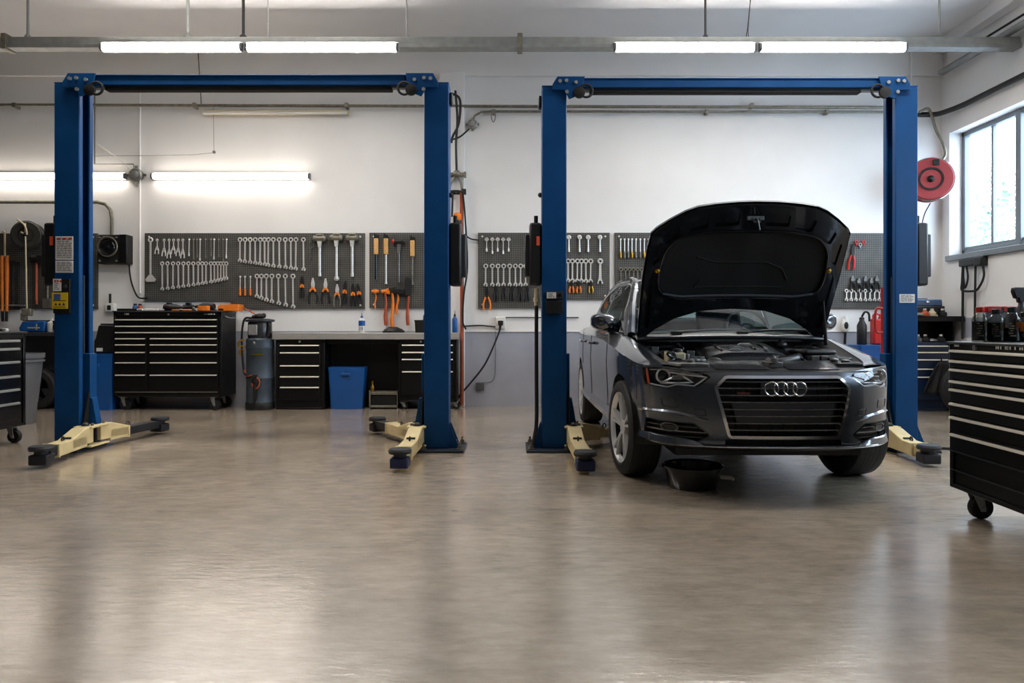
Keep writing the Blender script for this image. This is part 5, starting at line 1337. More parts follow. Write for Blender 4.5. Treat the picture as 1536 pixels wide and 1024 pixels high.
# --- outlines
WYF, WYR, WR = .87, 3.78, .35
AR = .405
def arch(yc, n=22):
    a0 = -math.asin(.02 / AR); out = []
    for k in range(n + 1):
        a = PI - a0 - (PI - 2 * a0) * k / n
        out.append((t_of_y(yc + AR * math.cos(a)), WR + AR * math.sin(a) * .98))
    return out
top_tab = table([0, .36, .50, .62, .72, .82, t_of_y(.42), t_of_y(.7), t_of_y(1.25), t_of_y(2.0), t_of_y(3.0), t_of_y(3.8), t_of_y(4.5), TMAX], [.812, .812, .815, .828, .836, .842, .848, .888, .955, 1.0, 1.03, 1.05, 1.05, 1.03])
BOT = .335
low = [(0.0, BOT)] + arch(WYF) + arch(WYR) + [(t_of_y(4.4), .40), (TMAX, .40)]
upp = [(TMAX * k / 90, top_tab(TMAX * k / 90)) for k in range(90, -1, -1)]
half_poly = low + upp
full = half_poly[1:-1] + [(-t, z) for (t, z) in reversed(half_poly[1:-1])]
# join at the nose and keep the seam at the tail
gr_half = [(.0, .790), (.352, .788), (.372, .783), (.425, .728), (.432, .712), (.352, .412), (.336, .398), (0, .397)]
gr = [gr_half[i] for i in range(1, 7)] + [(-x, z) for (x, z) in reversed(gr_half[1:7])]
gr = roundpoly(gr, .012, 3)
hl_px = [(963.5, 550), (967, 575), (975, 577.5), (997.7, 582), (1014, 578), (1044, 580.5), (1052, 577), (1066, 565.5), (1060, 561), (1028, 555.5), (992, 551)]
hl = [uv(*p) for p in hl_px]
hl = [(t, min(z, top_tab(t) - .008)) for (t, z) in hl]
fg_px = [(970, 625.5), (1041.5, 635), (1064.7, 652.8), (1047, 661.5), (967.6, 654.2)]
fg = roundpoly([uv(*p) for p in fg_px], .015, 3)
inl = [(.37, .352), (.37, .388), (-.37, .388), (-.37, .352)]
neg = lambda P: [(-t, z) for (t, z) in P]
bm_ = MB()
drape(bm_, full, [gr, hl, neg(hl), fg, neg(fg), inl], BP, .035)
body = bm_.build('body_shell', 'car_paint', car, angle=50)
# rolled lower edge and arch lips
def strip(mb, pts, fa, fb, mi=0):
    n = len(pts); mb.add([fa(*p) for p in pts] + [fb(*p) for p in pts], [(i, i + 1, n + i + 1, n + i) for i in range(n - 1)], mi)
b = MB()
lowd = [p for i in range(len(low) - 1) for p in [(low[i][0] + (low[i + 1][0] - low[i][0]) * k / 4, low[i][1] + (low[i + 1][1] - low[i][1]) * k / 4) for k in range(4)]]
for s in (1, -1): strip(b, [(s * t, z) for t, z in lowd], BP, lambda u, z: BP(u, z, -.05))
for P in (gr, hl, neg(hl), fg, neg(fg), inl): hem(b, P, BP, lambda u, z: BP(u, z, -.035), .03)
b.build('panel_return', 'car_paint', car, angle=50)
# fender tops / shoulders up to the belt line
Bx = table([.24, .40, .70, 1.0, 1.25, 1.5, 2.0, 2.8, 3.6, 4.1, 4.6], [.60, .685, .725, .755, .775, .80, .82, .825, .80, .76, .66])
Bz = table([.24, .40, .70, 1.0, 1.25, 1.5, 2.0, 2.8, 3.6, 4.1, 4.6], [.835, .862, .92, .978, 1.022, 1.045, 1.065, 1.085, 1.10, 1.10, 1.09])
b = MB(); edge_pts = {}
for s in (1, -1):
    rows = []
    for k in range(81):
        y = .24 + (4.72 - .24) * k / 80
        t = t_of_y(y); A = BP(t, top_tab(t)); yb = min(A.y, 4.6); B = Vector((Bx(yb), yb if y < 4.6 else 4.6 + (y - 4.6) * .3, Bz(yb)))
        row = []
        for j in range(7):
            f = j / 6; p = A.lerp(B, f); p.z += .018 * math.sin(PI * f) * (1 if y > .4 else .5)
            row.append((p.x * s, p.y, p.z))
        rows.append(row)
    b.grid(rows); edge_pts[s] = [Vector(r[-1]) for r in rows]
b.build('shoulder_panel', 'car_paint', car, angle=50)
# --- greenhouse
Ex = table([1.30, 1.6, 1.95, 2.4, 2.9, 3.4, 3.85, 4.2], [.745, .685, .60, .60, .615, .65, .69, .70])
Ez = table([1.30, 1.6, 1.95, 2.4, 2.9, 3.4, 3.85, 4.2], [1.035, 1.285, 1.495, 1.54, 1.525, 1.43, 1.26, 1.105])
bow = table([1.30, 1.95, 2.9, 3.4, 4.2], [.15, .07, .0, -.05, -.10])
crn = table([1.30, 1.95, 2.4, 2.9, 4.2], [.02, .035, .05, .045, .01])
def top_grid(y0, y1, n, du=0.0, dz=0.0):
    rows = []
    for i in range(n + 1):
        y = y0 + (y1 - y0) * i / n
        rows.append([((Ex(y) - du) * u, y - bow(y) * (1 - u * u), Ez(y) + crn(y) * (1 - u * u) + dz) for u in [k / 10 - 1 for k in range(21)]])
    return rows
MB().grid(top_grid(1.30, 1.93, 8)).build('windshield', 'windshield_glass', car)
MB().grid(top_grid(1.93, 2.95, 10)).build('roof', 'car_paint', car, solid=.01)
MB().grid(top_grid(2.95, 4.12, 10)).build('rear_window', 'windshield_glass', car)
def beltp(y): return Vector((Bx(min(y, 4.1)), y, Bz(y)))
def edgep(y): return Vector((Ex(y), y, Ez(y)))
for s in (1, -1):
    def SP(y, f, off=0):
        A, B = beltp(y), edgep(y); p = A.lerp(B, f); p.x += .03 * math.sin(PI * f) + off; return (p.x * s, p.y, p.z)
    for (y0, y1, nm) in ((1.52, 2.52, 'side_window'), (2.60, 3.45, 'side_window'), (3.50, 3.78, 'quarter_window')):
        rows = [[SP(y0 + (y1 - y0) * i / 10, f / 6) for f in range(7)] for i in range(11)]
        MB().grid(rows).build(nm, 'dark_glass', car)
    b = MB()
    for (y0, y1) in ((1.26, 1.52), (2.52, 2.60), (3.45, 3.50), (3.78, 4.20)):
        b.grid([[SP(max(1.30, y0 + (y1 - y0) * i / 4), f / 6, .004) for f in range(7)] for i in range(5)])
    P = [(s * Ex(y), y, Ez(y)) for y in [1.30 + 2.9 * k / 40 for k in range(41)]]
    b.tube(P, [.034] * 22 + [.028] * 19, 8)
    b.build('roof_pillar', 'car_paint', car)
    P = [SP(1.5, .05, .006)] + [SP(1.5 + 2.25 * k / 30, .93, .008) for k in range(4, 31)] + [SP(3.8, .1, .006)]
    MB().tube(P, .010, 6).tube([SP(1.5 + 2.3 * k / 20, .0, .012) for k in range(21)], .009, 6).build('window_trim', 'chrome', car)
rows = []
for k in range(9):
    y = 4.05 + .62 * k / 8; yy = min(y, 4.6)
    rows.append([(Bx(yy) * u, y + (.05 * (1 - u * u)), Bz(yy) + .025 * (1 - u * u)) for u in [q / 6 - 1 for q in range(13)]])
rows.append([BP(TMAX * .97 * (1 if u >= 0 else -1), 1.03) if abs(u) > .99 else (Bx(4.6) * u, 4.84, 1.04) for u in [q / 6 - 1 for q in range(13)]])
MB().grid(rows).build('trunk_lid', 'car_paint', car)
# --- underbody, wheel wells, firewall, bay
MB().box(-.62, .62, .30, 4.55, .24, .42).box(-.80, .80, 1.32, 3.34, .28, .44).box(-.78, .78, 4.2, 4.6, .35, .6).build('underbody', 'bay_black', car)
b = MB()
for yc in (WYF, WYR):
    for s in (1, -1):
        rows = []
        for x in (.86, .58):
            rows.append([(s * x, yc + (AR + .01) * math.cos(a), WR + (AR + .01) * math.sin(a)) for a in [PI * 1.05 - PI * 1.1 * k / 20 for k in range(21)]])
        b.grid(rows); b.box(*sorted((s * .575, s * .585)), yc - .42, yc + .42, .3, .78)
b.build('wheel_well', 'black_plastic', car)
b = MB()
b.box(-.62, .62, .20, 1.18, .60, .66)
b.box(-.76, .76, 1.17, 1.22, .60, .985)
for s in (1, -1):
    rows = []
    for k in range(14):
        y = .30 + .9 * k / 13; rows.append([(s * (Bx(y) - .0), y, Bz(y) - .005), (s * (Bx(y) - .035), y, Bz(y) - .03), (s * (Bx(y) - .09), y, Bz(y) - .045), (s * (Bx(y) - .11), y, Bz(y) - .12), (s * .56, y, .64)])
    b.grid(rows)
b.build('engine_bay', 'bay_black', car)
# slam panel covers behind the grille
def slam(x, y): 
    e = BP(x, .812); f = (y - 0) / .40
    return Vector((x, e.y + (.40 - e.y) * f if False else max(e.y, y), .812 + .055 * sstep(0, .40, y - e.y) + .012 * math.cos(x * 3)- .012))
rows = []
for k in range(9):
    f = k / 8; row = []
    for q in range(25):
        x = -.60 + 1.2 * q / 24; e = BP(x, .812); y = e.y + (.40 - e.y) * f
        row.append((x, y, e.z + .058 * f ** .8))
    rows.append(row)
b = MB().grid(rows).build('slam_panel', 'bay_black', car)
def bay_plate(name, x0, x1, f0, f1, h, m, rib=0):
    rows = []
    for k in range(5):
        f = f0 + (f1 - f0) * k / 4; rows.append([])
        for q in range(9):
            x = x0 + (x1 - x0) * q / 8; e = BP(x, .812); y = e.y + (.40 - e.y) * f
            rows[-1].append((x, y, e.z + .058 * f ** .8 + h * (1 if 0 < k < 4 and 0 < q < 8 else .3)))
    MB().grid(rows).build(name, m, car)
bay_plate('intake_cover', -.40, -.06, .12, .85, .016, 'bay_satin')
bay_plate('intake_cover', .06, .40, .12, .85, .016, 'bay_satin')
b = MB(); b.box(-.045, .045, .16, .30, .835, .87).cyl((0, .16, .865), (0, .30, .875), .02, n=10).torus((0, .2, .88), .03, .007, 'x', 14, 6).box(-.02, .0, .12, .2, .86, .90)
b.build('hood_latch', 'bay_metal', car, bevel=.004)
for s in (-1, 1):
    MB().prism([(s * .42, .20), (s * .60, .22), (s * .66, .40), (s * .60, .45), (s * .45, .42)], .83, .862, 'xy').build('headlight_bracket', 'bay_metal' if s < 0 else 'bay_satin', car, bevel=.008)
    MB().lathe([(.03, 0), (.03, .015), (.018, .02), (0, .02)], 14, c=(s * .52, .30, .862)).ball((s * .47, .36, .875), (.03, .025, .015)).build('cap', 'bay_metal', car)
# engine cover with raised ribs
def ecov(x, y): return .905 + .085 * (y - .62) / .45 - .06 * (x / .33) ** 4
rows = []
for k in range(11):
    y = .60 + .46 * k / 10; rows.append([(-.31 + .62 * q / 16, y - .02 * (1 - (2 * q / 16 - 1) ** 2), ecov(-.31 + .62 * q / 16, y) - (.05 if k in (0,) else 0) - (.05 if q in (0, 16) else 0)) for q in range(17)])
e0 = [(p[0], p[1], .70) for p in rows[0]]
ec = MB().grid([e0] + rows); 
for q in (0, 16): ec.grid([[r[q] for r in rows], [(r[q][0], r[q][1], .7) for r in rows]])
cov = ec.build('engine_cover', 'bay_satin', car, angle=45)
for (x0, x1, y0, y1) in ((-.20, -.165, .70, .98), (-.14, -.01, .72, .76), (-.12, .02, .80, .84), (-.02, .12, .90, .94), (.05, .08, .72, .86), (.14, .175, .70, .98), (.12, .16, .7, .74)):
    MB().grid([[(x0 + (x1 - x0) * q / 4, y0 + (y1 - y0) * k / 4, ecov(x0 + (x1 - x0) * q / 4, y0 + (y1 - y0) * k / 4) + (.014 if 0 < k < 4 and 0 < q < 4 else -.004)) for q in range(5)] for k in range(5)]).build('cover_rib', 'bay_metal' if x1 - x0 > .1 else 'black_gloss', cov)
MB().box(.36, .60, .56, .92, .72, .90).prism([(.36, .56), (.60, .60), (.58, .92), (.38, .92)], .90, .935, 'xy').build('air_box', 'bay_black', car, bevel=.015)
MB().tube(cat_rom([(.34, .62, .88), (.26, .52, .87), (.16, .46, .86), (.06, .44, .85)], 5), .035, 10).build('intake_duct', 'bay_black', car)
MB().box(-.60, -.47, .62, .76, .76, .915).build('fluid_tank', 'cream_plastic', car, bevel=.012)
MB().lathe([(.03, .915), (.03, .94), (0, .945)], 14, c=(-.52, .69, 0)).build('tank_cap', 'black_plastic', car)
MB().lathe([(.055, .80), (.06, .86), (.05, .875), (0, .88)], 20, c=(-.40, .56, 0)).torus((-.40, .56, .885), .04, .006, 'z', 18, 6).lathe([(.045, .8), (.05, .87), (.02, .885), (0, .885)], 18, c=(-.29, .54, 0)).build('filler_cap', 'bay_metal', car)
MB().ball((.36, 1.02, .96), (.05, .04, .03)).cyl((.36, 1.02, .98), (.36, 1.02, 1.0), .02, n=10).build('coolant_tank', 'bay_satin', car)
rnd = random.Random(12)
b = MB()
for k in range(16):
    x = rnd.choice((-1, 1)) * rnd.uniform(.38, .62); y = rnd.uniform(.5, 1.1); z = .86 + .1 * (y - .5) + rnd.uniform(-.03, .03)
    b.tube(cat_rom([(x, y, z - .05), (x + rnd.uniform(-.08, .08), y + .05, z + .02), (x + rnd.uniform(-.12, .12), y + rnd.uniform(-.1, .1), z + .01), (x + rnd.uniform(-.1, .1), y + .1, z - .06)], 5), rnd.uniform(.007, .016), 7)
b.build('bay_hose', 'bay_satin', car)
b = MB()
for k in range(14):
    x = rnd.uniform(.36, .64) * (1 if k % 3 else -1); y = rnd.uniform(.45, 1.08); z = .885 + .1 * (y - .5)
    if k % 2: b.box(x - .025, x + .025, y - .02, y + .02, z - .06, z + .01)
    else: b.lathe([(.022, z - .05), (.022, z), (.012, z + .008), (0, z + .008)], 12, c=(x, y, 0))
b.build('bay_fitting', 'bay_metal', car, bevel=.003)
MB().prism([(.48, .45), (.66, .5), (.70, .95), (.55, .98)], .86, .885, 'xy').build('fuse_box', 'bay_satin', car, bevel=.008)
# cowl, seal and wipers
rows = []
for k in range(7):
    f = k / 6; rows.append([(.74 * u, 1.10 - .10 * (1 - u * u) + f * (.20 - .05 * (1 - u * u)), 1.0 + .035 * f + .02 * (1 - u * u) + .01 * math.sin(f * 6)) for u in [q / 10 - 1 for q in range(21)]])
cowl = MB().grid(rows).build('cowl_panel', 'black_plastic', car)
MB().tube([(.735 * u, 1.09 - .10 * (1 - u * u), 1.0 + .022 * (1 - u * u)) for u in [q / 10 - 1 for q in range(21)]], .016, 8).build('bay_seal', 'bay_satin', car)
for (xa, xb_) in ((-.42, .18), (.10, .66)):
    MB().tube([(xa, 1.20, 1.055), ((xa + xb_) / 2, 1.20, 1.075), (xb_, 1.225, 1.075)], .010, 8).box(xa - .04, xa + .05, 1.14, 1.19, 1.04, 1.065).build('wiper', 'black_plastic', car, bevel=.003)
# --- interior seen through the windshield
MB().prism([(1.34, .95), (1.40, 1.06), (1.66, 1.08), (1.80, 1.0), (1.80, .7), (1.34, .7)], -.68, .68, 'yz').build('dashboard', 'bay_satin', car, bevel=.03)
MB().box(-.70, .70, 1.30, 4.0, .44, .60).build('cabin_floor', 'bay_black', car)
for s in (-1, 1):
    st = MB().box(s * .37 - .24, s * .37 + .24, 2.05, 2.55, .60, .78).build('seat', 'seat_dark', car, bevel=.05)
    MB().prism([(2.50, .75), (2.62, .75), (2.80, 1.26), (2.68, 1.28)], s * .37 - .22, s * .37 + .22, 'yz').build('backrest', 'seat_dark', st, bevel=.04)
    MB().box(s * .37 - .13, s * .37 + .13, 2.72, 2.83, 1.30, 1.46).cyl((s * .37 - .05, 2.76, 1.2), (s * .37 - .05, 2.76, 1.32), .01, n=8).cyl((s * .37 + .05, 2.76, 1.2), (s * .37 + .05, 2.76, 1.32), .01, n=8).build('headrest', 'seat_dark', st, bevel=.035)
X = Matrix.Translation((.38, 1.86, 1.08)) @ Matrix.Rotation(math.radians(-25), 4, 'X')
MB().torus((0, 0, 0), .185, .016, 'y', 36, 10, X=X).box(-.18, .18, -.012, .012, -.02, .02, X=X).ball((0, 0, 0), (.07, .03, .06), X=X).build('steering_wheel', 'black_plastic', car)
MB().box(-.11, .11, 1.86, 1.9, 1.40, 1.46).build('rear_view_mirror', 'black_plastic', car, bevel=.015)
MB().box(-.66, .66, 3.3, 3.45, .8, 1.2).box(-.66, .66, 2.95, 3.4, .6, .8).build('rear_seat', 'seat_dark', car, bevel=.05)

# --- grille
g_back = MB(); drape(g_back, gr, [], lambda u, z: BP(u, z, -.06), .06)
grille = g_back.build('grille', 'bay_black', car)
cz_ = .60
def off_in(P, d):
    out = []; n = len(P)
    for i in range(n):
        a, b_, c = Vector(P[i - 1]), Vector(P[i]), Vector(P[(i + 1) % n]); u = (b_ - a).normalized(); v = (c - b_).normalized()
        m = (Vector((-u.y, u.x)) + Vector((-v.y, v.x))); m = m.normalized() if m.length > 1e-6 else Vector((-u.y, u.x))
        out.append(tuple(b_ + m * d))
    return out
def area(P): return sum(P[i - 1][0] * P[i][1] - P[i][0] * P[i - 1][1] for i in range(len(P)))
sg = 1 if area(gr) > 0 else -1
gi = off_in(gr, sg * .015); go = off_in(gr, -sg * .004)
b = MB(); drape(b, go, [gi], lambda u, z: BP(u, z, .010), .03); hem(b, go, lambda u, z: BP(u, z, .010), lambda u, z: BP(u, z, -.012), .03); hem(b, gi, lambda u, z: BP(u, z, .010), lambda u, z: BP(u, z, -.03), .03)
b.build('grille_frame', 'chrome', grille, angle=40)
def gspan(z):
    xs = []
    for i in range(len(gi)):
        (x0, z0), (x1, z1) = gi[i - 1], gi[i]
        if (z0 - z) * (z1 - z) < 0: xs.append(abs(x0 + (x1 - x0) * (z - z0) / (z1 - z0)))
    return max(xs) if xs else .3
for yp in (573.2, 583, 593.5, 603.8, 614.5, 624.8, 635.6, 645.7):
    z = CAMZ + (HY - yp) / 239.; w = gspan(z)
    rows = []
    for q in range(25):
        x = -w + 2 * w * q / 24
        rows.append([BP(x, z + .0035, -.03), BP(x, z + .0035, -.008), BP(x, z + .001, -.003), BP(x, z - .003, -.004), BP(x, z - .0035, -.03)])
    MB().grid(rows).build('grille_slat', 'bay_metal', grille)
for x in [-.30 + .075 * k for k in range(9)]:
    MB().grid([[BP(x - .003, z, -.03), BP(x, z, -.024), BP(x + .003, z, -.03)] for z in [.41 + .37 * k / 10 for k in range(11)]]).build('grille_divider', 'bay_satin', grille)
b = MB(); w0 = .335; drape(b, [(-w0, .63), (-w0 + .04, .487), (w0 - .04, .487), (w0, .63)], [], lambda u, z: BP(u, z, -.010), .05)
b.build('plate_holder', 'charcoal_plastic', grille)
b = MB(); drape(b, [(-.14, .755), (-.15, .665), (.15, .665), (.14, .755)], [], lambda u, z: BP(u, z, -.014), .05); b.build('emblem_plate', 'black_plastic', grille)
b = MB()
for k in range(4):
    c = (-.088 + .0587 * k, -.012 + .006, .711)
    b.torus(c, .0425, .0052, 'y', 40, 8)
b.build('ring_emblem', 'chrome', grille)
bb = MB(); rnd = random.Random(2)
for k in range(8):
    x = -.30 + k * .010; hh = .012 if k in (0, 3, 4) else .008
    bb.box(x, x + .007, -.004, .008, .678, .678 + hh)
bb.build('small_badge', 'badge_red', grille)
# --- lower intake, lip
b = MB(); drape(b, inl, [], lambda u, z: BP(u, z, -.05), .06); b.build('lower_intake', 'bay_black', car)
for x in [-.3 + .1 * k for k in range(7)]: MB().grid([[BP(x - .004, z, -.03), BP(x + .004, z, -.03)] for z in (.352, .388)]).build('intake_rib', 'bay_satin', bpy.data.objects['lower_intake'])
T1 = t_of_y(.46)
rows = []
for q in range(61):
    u = -T1 + 2 * T1 * q / 60; au = abs(u) / T1; cf = .12 + .88 * sstep(.34, .6, au); h = .028 * sstep(.36, .6, au) * (1 - .3 * sstep(.8, 1, au)); zb0 = BOT - .004 + .012 * sstep(.6, 1, au)
    rows.append([BP(u, zb0, -.05), BP(u, zb0, .020 * (1 - .2 * au)), BP(u, zb0 + .010, .026 * (1 - .2 * au)), BP(u, zb0 + .010 + (.012 + h) * cf, .008 * cf), BP(u, zb0 + .010 + (.018 + h) * cf, .0 if cf > .5 else -.02)])
MB().grid(rows).build('front_lip', 'car_paint', car, angle=30)
MB().tube([BP(-T1 * .60 + 1.2 * T1 * q / 40, BOT + .008, .026) for q in range(41)], .0045, 6).build('lip_trim', 'chrome', car)
MB().grid([[BP(-T1 + 2 * T1 * q / 40, BOT - .004, -.0), BP(-T1 + 2 * T1 * q / 40, BOT - .035, -.06), BP(-T1 + 2 * T1 * q / 40, BOT - .04, -.25)] for q in range(41)]).build('under_tray', 'black_plastic', car)
# --- headlights and fog grilles
for s, P, F in ((-1, neg(hl), neg(fg)), (1, hl, fg)):
    b = MB(); drape(b, P, [], lambda u, z: BP(u, z, -.075), .03); hem(b, P, lambda u, z: BP(u, z, -.001), lambda u, z: BP(u, z, -.075), .03)
    h = b.build('headlight', 'bay_satin', car, angle=40)
    cen = Vector((sum(p[0] for p in P) / len(P), sum(p[1] for p in P) / len(P)))
    ins = [tuple(Vector(p) * .90 + cen * .10) for p in P]
    n = len(hl)
    q = lambda i, f=.9: tuple(Vector(P[i]) * f + cen * (1 - f))
    # chrome outline strips
    MB().tube([BP(*p, -.018) for p in dens([q(0), q(1), q(3), q(4), q(5), q(7)], .03)[:-6]], .0065, 6).build('light_strip', 'lamp_silver', h)
    MB().tube([BP(*p, -.022) for p in dens([q(0, .80), q(10, .84), q(9, .84), q(8, .84)], .03)[:-8]], .005, 6).build('chrome_strip', 'lamp_silver', h)
    a_, c_ = Vector(q(2, .62)), Vector(q(6, .70)); d_ = Vector(q(9, .52))
    MB().tube([BP(*p, -.03) for p in dens([tuple(a_), tuple(c_), tuple(d_)], .03)], .007, 6, closed=True).build('reflector_frame', 'lamp_silver', h)
    # projector: between first and third quarter of the light
    pc = Vector(P[0]).lerp(Vector(P[7]), .30); pc.y = (P[10][1] + P[3][1]) / 2 + .012
    pp = BP(pc.x, pc.y, -.05)
    MB().lathe([(.046, -.015), (.05, -.03), (.044, -.034), (.036, -.028)], 28, c=pp, axis='y', cap=False).build('projector_ring', 'lamp_silver', h)
    MB().ball((pp.x, pp.y - .012, pp.z), (.036, .03, .036), 20, 12).build('projector_lens', 'black_gloss', h)
    pc2 = Vector(P[0]).lerp(Vector(P[7]), .62); pc2.y = (P[9][1] + P[4][1]) / 2; p2 = BP(pc2.x, pc2.y, -.045)
    MB().box(p2.x - .07, p2.x + .07, p2.y - .02, p2.y, p2.z - .014, p2.z + .014).build('inner_reflector', 'bay_metal', h, bevel=.006)
    # amber side marker
    am = [P[0], P[1], tuple(Vector(P[1]).lerp(Vector(P[3]), .16)), tuple(Vector(P[0]).lerp(Vector(P[10]), .14))]
    am = [tuple(Vector(p) * .93 + cen * .07) for p in am]
    b = MB(); drape(b, am, [], lambda u, z: BP(u, z, -.012), .02); b.build('amber_marker', 'amber', h)
    b = MB(); drape(b, P, [], lambda u, z: BP(u, z, .002), .025); b.build('headlight_lens', 'lamp_lens', h)
    # fog grille
    b = MB(); drape(b, F, [], lambda u, z: BP(u, z, -.05), .05)
    f = b.build('fog_grille', 'bay_black', car)
    zs = [p[1] for p in F]; z0, z1 = min(zs), max(zs)
    for k in (.28, .52, .76):
        z = z0 + (z1 - z0) * k; xs = []
        for i in range(len(F)):
            (x0, q0), (x1, q1) = F[i - 1], F[i]
            if (q0 - z) * (q1 - z) < 0: xs.append(x0 + (x1 - x0) * (z - q0) / (q1 - q0))
        if len(xs) >= 2:
            xa, xb_ = min(xs), max(xs)
            MB().grid([[BP(x, z + .004, -.03), BP(x, z + .003, -.008), BP(x, z - .004, -.01), BP(x, z - .005, -.03)] for x in [xa + (xb_ - xa) * i / 12 for i in range(13)]]).build('fog_slat', 'bay_metal' if k == .52 else 'bay_satin', f)
    fc = uv(1003, 640); fp = BP(s * fc[0], fc[1], -.02)
    el = [(s * fc[0] + .065 * math.cos(a), fc[1] + .026 * math.sin(a)) for a in [2 * PI * k / 24 for k in range(24)]]
    MB().tube([BP(*p, -.008) for p in el], .0035, 6, closed=True).build('fog_light_ring', 'bay_metal', f)
    b = MB(); drape(b, el, [], lambda u, z: BP(u, z, -.018), .02); b.build('fog_light', 'bay_satin', f)
    hem(bb2 := MB(), off_in(F, .004 * (1 if area(F) < 0 else -1)), lambda u, z: BP(u, z, .006), lambda u, z: BP(u, z, -.02), .03); bb2.build('fog_surround', 'bay_satin', f)
# --- panel gaps, creases, washer flaps, trim lines
def seam(pts, s=1, r=.0028, off=.0005): return [BP(s * t, z, off) for t, z in dens(pts + pts[-2:0:-1], .05)[: max(2, len(dens(pts + pts[-2:0:-1], .05)) // 2 + 1)]]
for s in (1, -1):
    b = MB()
    for (y, z0) in ((1.44, .36), (2.56, .36), (3.42, .70)):
        t = t_of_y(y); b.tube([BP(s * t, z0 + (top_tab(t) - z0) * k / 8, .0) for k in range(9)], .0035, 6)
    t = t_of_y(.47); b.tube([BP(s * (t + .0), z, .0) for z in (.60, .66, .72, .78, .845)], .003, 6)
    b.tube([BP(s * (t_of_y(.42 + k * .07)), .62 + .0 * k, .0) for k in range(1)] + [BP(s * t, .60, 0)], .003, 6) if False else None
    wf = roundpoly([uv(991.5, 597), uv(1014, 599), uv(1017, 611.5), uv(994, 608.5)], .01, 3)
    b.tube([BP(s * p[0], p[1], .0) for p in dens(wf, .02)], .0028, 6, closed=True)
    wf = roundpoly([uv(1041, 612), uv(1057, 615), uv(1059.5, 624), uv(1044, 622)], .008, 3)
    b.tube([BP(s * p[0], p[1], .0) for p in dens(wf, .02)], .0022, 6, closed=True)
    b.build('panel_gap', 'black_plastic', car)
    # crease under the headlight and sill
    cr = [uv(952, 611), uv(970, 614), uv(1000, 617), uv(1030, 622.5), uv(1062, 631)]
    cs = cat_rom([(p[0], p[1], 0) for p in cr], 5)
    MB().grid([[BP(s * p.x, p.y + .012, .0), BP(s * p.x, p.y, .010 * math.sin(PI * i / (len(cs) - 1)) + .001), BP(s * p.x, p.y - .010, .0)] for i, p in enumerate(cs)]).build('bumper_crease', 'car_paint', car, angle=20)
    MB().grid([[BP(s * t, .45, .0), BP(s * t, .40, .022), BP(s * t, .345, .020), BP(s * t, .325, -.03)] for t in [t_of_y(1.285 + (3.365 - 1.285) * k / 20) for k in range(21)]]).build('sill_trim', 'car_paint', car, angle=30)
    MB().tube([BP(s * t_of_y(.72 + 3.6 * k / 40), top_tab(t_of_y(.72 + 3.6 * k / 40)) - .004, .0) for k in range(41)], .004, 6).build('shoulder_line', 'car_paint', car)
    for y in (2.40, 3.28):
        t = t_of_y(y); p = BP(s * t, .945, 0)
        MB().tube([(p.x, p.y - .10, p.z), (p.x + s * .035, p.y - .07, p.z + .004), (p.x + s * .038, p.y + .07, p.z + .004), (p.x, p.y + .10, p.z)], [.012, .016, .016, .012], 8).build('door_handle', 'car_paint', car)
# mirrors
for s, xc_ in ((-1, .905), (1, 1.03)):
    b = MB(); rows = []
    for k, (yy, sc) in enumerate(((-.09, .15), (-.085, .55), (-.06, .85), (-.01, 1.0), (.06, .98), (.075, .9))):
        rows.append([(s * (xc_ + .115 * sc * math.copysign(abs(math.cos(a)) ** .7, math.cos(a))), 1.78 + yy + .03 * math.cos(a), 1.14 + .075 * sc * math.copysign(abs(math.sin(a)) ** .75, math.sin(a)) + .012 * math.cos(a)) for a in [2 * PI * q / 24 for q in range(24)]])
    b.grid(rows, closeu=True); b.add(rows[0], [tuple(range(24))]); 
    mo = b.build('side_mirror', 'car_paint', car, angle=60)
    MB().add([(x, y - .001, z) for (x, y, z) in rows[-1]], [tuple(range(24))]).build('mirror_glass', 'chrome', mo)
    MB().tube([(s * .80, 1.70, 1.05), (s * .84, 1.76, 1.065), (s * (xc_ - .04), 1.79, 1.085)], [.04, .032, .028], 10).build('mirror_arm', 'black_plastic', mo)
    MB().grid([[(s * (xc_ + .112 * math.cos(a)), 1.725 + .03 * math.cos(a), 1.078 + .012 * math.cos(a) + dz) for dz in (0, .016)] for a in [PI * q / 16 for q in range(17)]]).build('mirror_base_trim', 'black_plastic', mo) if False else None
